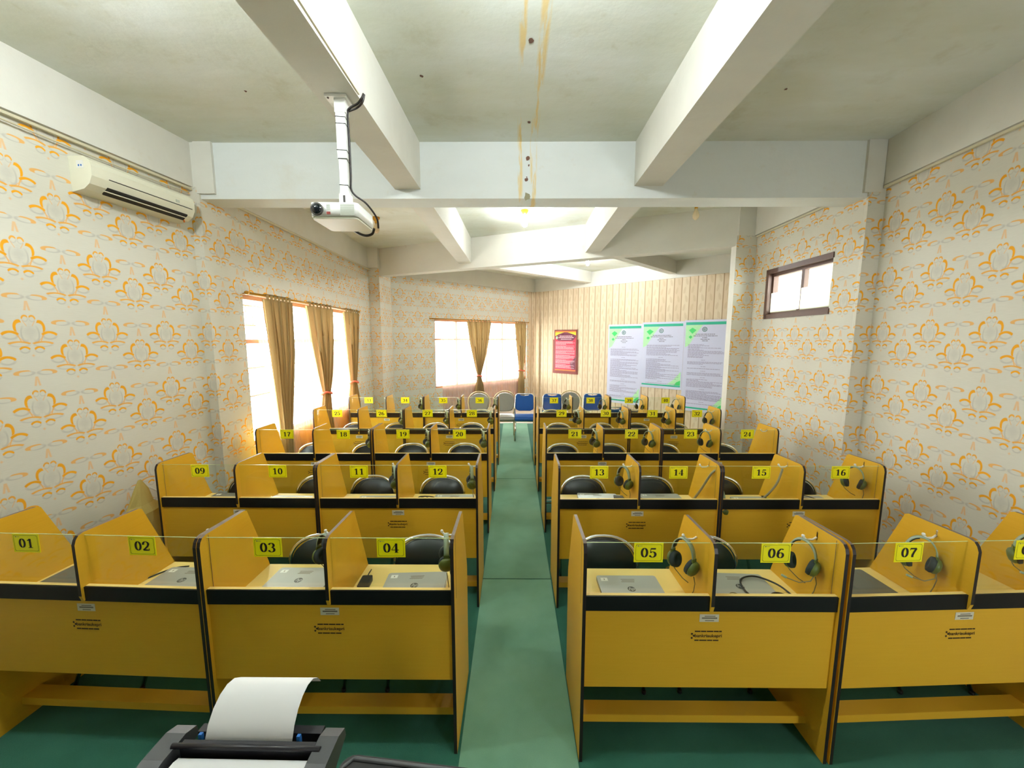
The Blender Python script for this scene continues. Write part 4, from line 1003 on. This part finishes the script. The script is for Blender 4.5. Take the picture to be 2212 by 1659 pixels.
# ------------------------------------------------------------------ air conditioner
d = Vector((LN1[0] - LN0[0], LN1[1] - LN0[1])).normalized(); rz = math.atan2(d.y, d.x)      # local x along the wall, -y into the room
ax0 = Vector((-3.027, 2.72))
root = thing('air_conditioner', 'cream split air conditioner mounted high on the left wall', 'air conditioner', (ax0.x, ax0.y, 3.06), rz)
prof = [(-.002, .0), (-.10, .018), (-.145, .05), (-.170, .10), (-.172, .165), (-.160, .20), (-.12, .228), (-.002, .232)]
mb = MB(); mb.prism_x(prof, 0, .745, 'ac', 'ac'); link('body', mb.data('body'), root)
mb = MB(); mb.prism_x([(-.105, .012), (-.150, .046), (-.152, .052), (-.110, .022)], .10, .69, 'acdark', 'acdark')
mb.prism_x([(-.103, .016), (-.1525, .0535), (-.1535, .058), (-.11, .03)], .10, .69, 'acdark', 'acdark'); mb.box(.09, .70, -.142, -.126, .030, .034, 'ac'); link('air_outlet', mb.data('air_outlet'), root)
mb = MB(); mb.prism_x([(-.1722, .106), (-.1738, .106), (-.1738, .111), (-.1722, .111)], .10, .72, 'acdark', 'acdark'); mb.box(.58, .61, -.1745, -.172, .125, .145, 'vent'); link('seam_and_badge', mb.data('seam_and_badge'), root)
mb = MB(); mb.box(-.0012, 0, -.115, -.062, .15, .20, 'white')
for y in (-.098, -.079): mb.box(-.0018, -.0012, y - .005, y + .005, .162, .174, 'bluebit')
link('sticker', mb.data('sticker'), root)
mb = MB(); mb.tube([(.70, -.10, .03), (.705, -.10, .0)], .006, 'orange', 6); link('indicator_lamp', mb.data('indicator_lamp'), root)

# ------------------------------------------------------------------ projector
root = thing('ceiling_projector', 'white projector hanging on a pole from the left ceiling beam', 'projector', (-.972, 2.30, 2.715), .02)
mb = MB(); mb.rbox(-.145, .112, -.135, .125, .012, .085, .022, 'white', 4); mb.rbox(-.14, .107, -.13, .12, .0, .012, .022, 'ac', 4); link('case', mb.data('case'), root)
mb = MB(); mb.lathe([(.034, .0), (.034, -.012), (.029, -.013)], 'badge', 20, 'y', c=(-.105, -.133, .048)); mb.lathe([(.028, -.0), (.027, -.011), (.008, -.014), (.001, -.0145)], 'lens', 20, 'y', c=(-.105, -.135, .048)); link('lens', mb.data('lens'), root)
mb = MB(); mb.box(-.055, -.035, -.1365, -.1345, .022, .036, 'redwood')
for k in range(7):
    z = .044 + k * .0045; mb.box(-.055, -.035, -.136, -.1345, z, z + .002, 'vent')
for k in range(12):
    z = .018 + k * .005; mb.box(.02, .095, -.136, -.1345, z, z + .0024, 'vent')
link('vent_grille', mb.data('vent_grille'), root)
mb = MB(); mb.tube([(-.10, -.05, .085), (-.10, -.05, .10)], .014, 'white', 10); mb.box(-.07, .07, -.05, .07, .085, .092, 'white'); link('mount_plate', mb.data('mount_plate'), root)
mb = MB(); mb.box(-.03, .03, -.025, .025, .092, .17, 'white'); mb.box(-.006, .006, -.0262, -.025, .12, .16, 'badge'); link('pole_clamp', mb.data('pole_clamp'), root)
mb = MB(); mb.box(-.022, .022, -.022, .022, .15, .61, 'white'); mb.box(-.026, .026, -.026, .026, .36, .61, 'white'); link('pole', mb.data('pole'), root)
mb = MB(); mb.box(-.075, .045, -.045, .06, .672, .684, 'white'); mb.box(-.03, .03, -.028, .028, .60, .674, 'white'); mb.lathe([(.006, 0), (.006, .004)], 'badge', 8, c=(-.06, -.03, .668)); link('ceiling_bracket', mb.data('ceiling_bracket'), root)
for k, z in enumerate((.575, .54, .40, .355, .215)):
    mb = MB(); s = .0275 if z > .36 else .0235; mb.tube([(-s, -s, z + .004), (s, -s, z), (s, s, z - .012), (-s, s, z)], .0018, 'black', 5, closed=True); link('cable_tie', mb.data('cable_tie'), root)
curve_thing('projector_cable', 'black cable bundle from the beam down the projector pole', 'cable', [(-.835, 2.27, 3.405), (-.84, 2.26, 3.38), (-.87, 2.27, 3.355), (-.92, 2.29, 3.345), (-.940, 2.30, 3.32), (-.938, 2.30, 3.20), (-.938, 2.30, 3.0), (-.94, 2.30, 2.92), (-.92, 2.31, 2.885), (-.87, 2.34, 2.85), (-.835, 2.40, 2.79), (-.84, 2.44, 2.74)], .006, 'blackcable')
curve_thing('projector_cable', 'second black cable strand crossing under the beam to the projector pole', 'cable', [(-.832, 2.275, 3.405), (-.845, 2.275, 3.365), (-.88, 2.285, 3.342), (-.938, 2.305, 3.335)], .006, 'blackcable')
curve_thing('projector_cable', 'black plug bundle drooping behind the projector', 'cable', [(-1.00, 2.45, 2.735), (-.97, 2.47, 2.715), (-.93, 2.475, 2.705), (-.89, 2.47, 2.715), (-.87, 2.45, 2.74)], [.008] * 25, 'blackcable')
mb = MB(); mb.box(-.862, -.852, -1.4, 2.26, 3.394, 3.40, 'trunk'); tag(link('cable_trunking', mb.data('cable_trunking')), 'slim cable trunking along the underside of the projector beam', 'cable trunking')

# ------------------------------------------------------------------ ceiling lamps
def lamp(x, y, label, lit, s=1.0, bm='bulb'):
    root = thing('ceiling_lamp', label, 'ceiling lamp', (x, y, ZT), 0, 'bare bulb ceiling lamps')
    mb = MB(); mb.lathe([(.055, 0), (.052, -.02), (.030, -.05), (.022, -.06)], 'fixture', 16); link('lamp_holder', mb.data('lamp_holder'), root)
    mb = MB(); mb.lathe([(.021, -.058), (.020, -.085)], 'fixture' if not lit else 'white', 12); link('socket', mb.data('socket'), root)
    mb = MB(); r = .042 * s; z = -.085; mb.lathe([(.016, z), (.02, z - .02), (r * .8, z - .05), (r, z - .085), (r * .85, z - .115), (r * .4, z - .135), (.002, z - .14)], bm if lit else 'bulboff', 14); link('bulb', mb.data('bulb'), root)
lamp(.14, 5.42, 'lit bare bulb in the middle bay beyond the first cross beam', True, 1.0, 'bulbmid')
lamp(-2.0, 5.72, 'unlit bulb in an amber holder, ceiling bay right of the projector', False)
lamp(2.33, 5.12, 'unlit bulb in an amber holder, right ceiling bay behind the cross beam', False)
lamp(1.53, 8.2, 'small lit bulb farthest away, below the skewed beam', True, .9, 'bulbfar')
lamp(.10, 1.45, 'lit bulb in the middle bay nearest the camera', True)
lamp(-1.95, 1.40, 'lit bulb in the left bay nearest the camera', True)

# ------------------------------------------------------------------ printer table in the foreground
root = thing('printer_table', 'wooden lecturer table carrying the printer, nearest the camera', 'table', (-.45, .55, .008))
mb = MB(); mb.box(-.75, .75, -.33, .33, .83, .86, 'tabletop'); link('tabletop', mb.data('tabletop'), root)
for x in (-.70, .70):
    for y in (-.28, .28):
        mb = MB(); mb.box(x - .025, x + .025, y - .025, y + .025, 0, .83, 'tabletop'); link('leg', mb.data('leg'), root)
root = thing('printer', 'black inkjet printer with a sheet standing in its rear feeder', 'printer', (-.640, .615, .868), -.012)
mb = MB(); mb.rbox(-.205, .205, -.17, .145, .0, .214, .02, 'printer', 4); link('body', mb.data('body'), root)
mb = MB(); mb.box(-.155, .165, .170, .185, .19, .238, 'printer'); mb.box(-.17, .18, .15, .185, .165, .20, 'printer'); mb.tube([(-.172, .170, .238), (.182, .170, .236)], .006, 'printer', 8); link('feeder_slot', mb.data('feeder_slot'), root)
for sx, nm in ((-1, 0), (1, 1)):
    mb = MB(); x0, x1 = (-.215, -.165) if sx < 0 else (.165, .212)
    mb.prism_x([(-.17, .165), (.03, .215), (.14, .236), (.20, .237), (.230, .225), (.235, .20), (.15, .165)], x0, x1, 'printergrey', 'printergrey'); link('side_cover', mb.data('side_cover'), root)
mb = MB(); mb.box(-.15, .16, .215, .235, .165, .225, 'printer'); link('paper_support', mb.data('paper_support'), root)
for x in (-.122, .118):
    mb = MB(); mb.prism_x([(.186, .20), (.200, .20), (.197, .245), (.190, .245)], x - .004, x + .004, 'bluebit', 'bluebit'); link('paper_guide', mb.data('paper_guide'), root)
mb = MB(); v = []; path = [(.185, .205), (.192, .232), (.204, .258), (.224, .281), (.248, .295), (.274, .299), (.300, .291), (.322, .272), (.336, .248)]
for y, z in path:
    k = (z - .2)
    for x, dx in ((-.108, 0), (.104, 0)): v.append((x - .02 * (y - .185), y, z))
for y, z in path: v += [(-.108 - .02 * (y - .185), y - .0006, z - .0006), (.104 - .02 * (y - .185), y - .0006, z - .0006)]
n = len(path); mb.mesh(v, [(2 * i, 2 * i + 1, 2 * i + 3, 2 * i + 2) for i in range(n - 1)] + [(2 * n + 2 * i, 2 * n + 2 * i + 2, 2 * n + 2 * i + 3, 2 * n + 2 * i + 1) for i in range(n - 1)], 'paper', True)
po = link('paper_sheet', mb.data('paper_sheet')); po.location = (-.640, .615, .868); tag(po, 'white paper sheet curling back out of the printer feeder', 'paper')
root = thing('paper_stack', 'white printed sheets lying flat on top of the printer', 'papers', (-.640, .625, 1.0825), -.012)
for k in range(4):
    mb = MB(); mb.box(-.150 + k * .002, .165 + k * .005, -.19, .150 - k * .006, k * .004, k * .004 + .0035, 'paper'); link('sheet', mb.data('sheet'), root)
root = thing('black_case', 'flat black case with a rounded rim right of the printer', 'case', (-.285, .590, .868), -.10)
mb = MB(); mb.rbox(-.115, .20, -.16, .160, .0, .235, .03, 'black', 4); link('case_body', mb.data('case_body'), root)
mb = MB(); mb.rbox(-.12, .205, -.165, .166, .235, .246, .03, 'black', 4)
mb.tube([(-.112, -.15, .247), (-.112, .135, .247), (-.095, .156, .247), (.18, .156, .247), (.197, .14, .247), (.197, -.15, .247)], .005, 'printergrey', 6); link('case_lid', mb.data('case_lid'), root)

bpy.context.view_layer.update()
